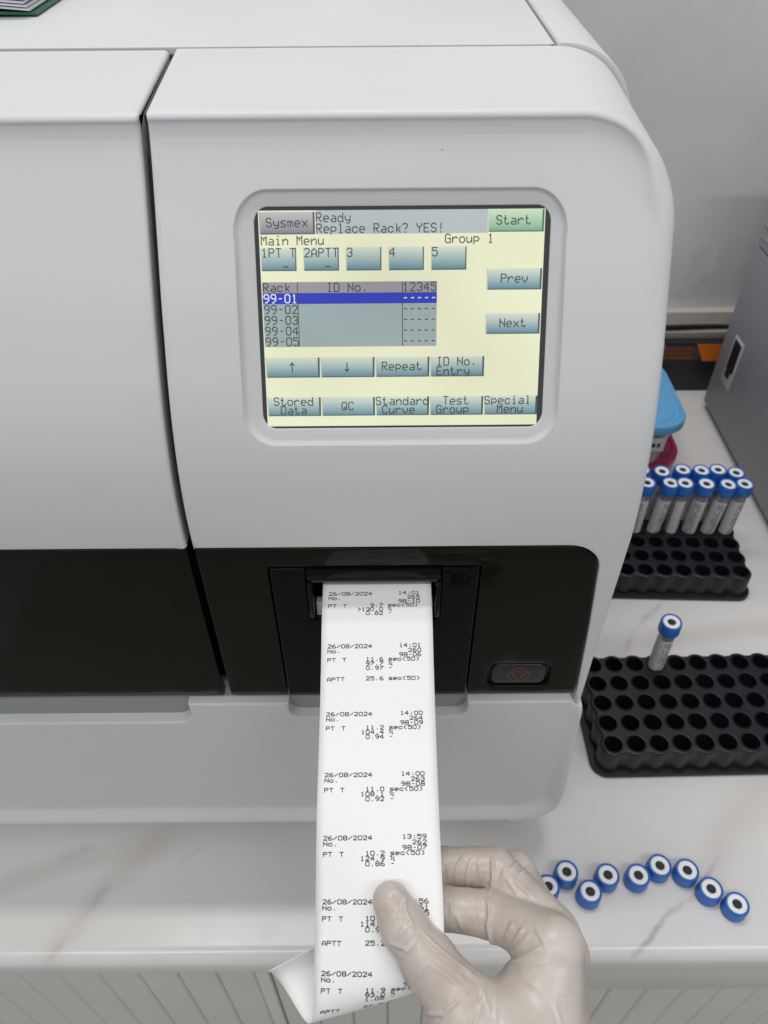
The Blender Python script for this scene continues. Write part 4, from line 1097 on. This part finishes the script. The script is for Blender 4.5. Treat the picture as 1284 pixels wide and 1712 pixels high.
# clear film taped to the wall
V, F = [], []
for j in range(9):
    for i in range(6):
        x = 372 + 5.5 * i; z = 175 - 8 * j; xx = x - 6 * max(0, j - 4) * 0.4
        V.append((xx, 879.6 - 4.0 - 3.0 * math.sin(i * 1.1 + j * 0.7) * (i / 5), z))
for j in range(8):
    for i in range(5): F.append([j * 6 + i, j * 6 + i + 1, (j + 1) * 6 + i + 1, (j + 1) * 6 + i])
tag(mesh('plastic_film', V, F, 'clear_tape', origin=(385, 876, 140)), 'crinkled clear plastic film hanging on the wall beside the analyser', 'film')

# green folder with loose papers on the top lid
fo = world_empty('folder', (-250, 560, 487.6), 'green folder on top of the analyser, at the upper left corner', 'folder')
def wavy(name, x0, x1, y0, y1, z, th, amp, mtl, parent, ph=0.0, rot=0.0, org=None):
    nx = 22; V, F = [], []
    for k in range(nx + 1):
        u = k / nx; x = x0 + (x1 - x0) * u; zz = z + amp * math.sin(math.pi * (u * 1.0 + ph)) * (0.4 + 0.6 * u)
        for (yy, dz) in ((y0 + rot * (x - x1), 0), (y1 + rot * (x - x1), 0), (y1 + rot * (x - x1), th), (y0 + rot * (x - x1), th)): V.append((x, yy, zz + dz))
    for k in range(nx):
        for i in range(4): F.append([k * 4 + i, k * 4 + (i + 1) % 4, (k + 1) * 4 + (i + 1) % 4, (k + 1) * 4 + i])
    F.append([0, 1, 2, 3]); F.append([nx * 4 + i for i in range(4)])
    if parent is not None: return mesh(name, V, F, mtl, parent)
    return mesh(name, V, F, mtl, origin=org)
wavy('folder_cover', -345, -178, 468, 690, 488.2, 1.2, 2.0, 'folder_green', fo, 0, 0.05)
for k in range(7):
    o = wavy('paper_sheet', -345, -181 - 0.9 * (k % 3), 467.5 - 0.6 * k, 688, 490.2 + 1.7 * k, 0.9, 5.2 - 0.25 * k, 'sheet', None, 0.0, 0.05, (-260, 575, 490))
    tag(o, ['lowest white sheet of the curling stack, lying on the green folder', 'second white sheet up from the green folder', 'third white sheet up from the green folder', 'middle white sheet of the stack on the green folder', 'third white sheet down in the stack on the folder', 'white sheet just under the top one on the folder', 'topmost white sheet of the stack on the green folder'][k], 'paper', 'sheets stacked on the green folder')
for o in list(bpy.data.objects):
    if '_o' in o: del o['_o']
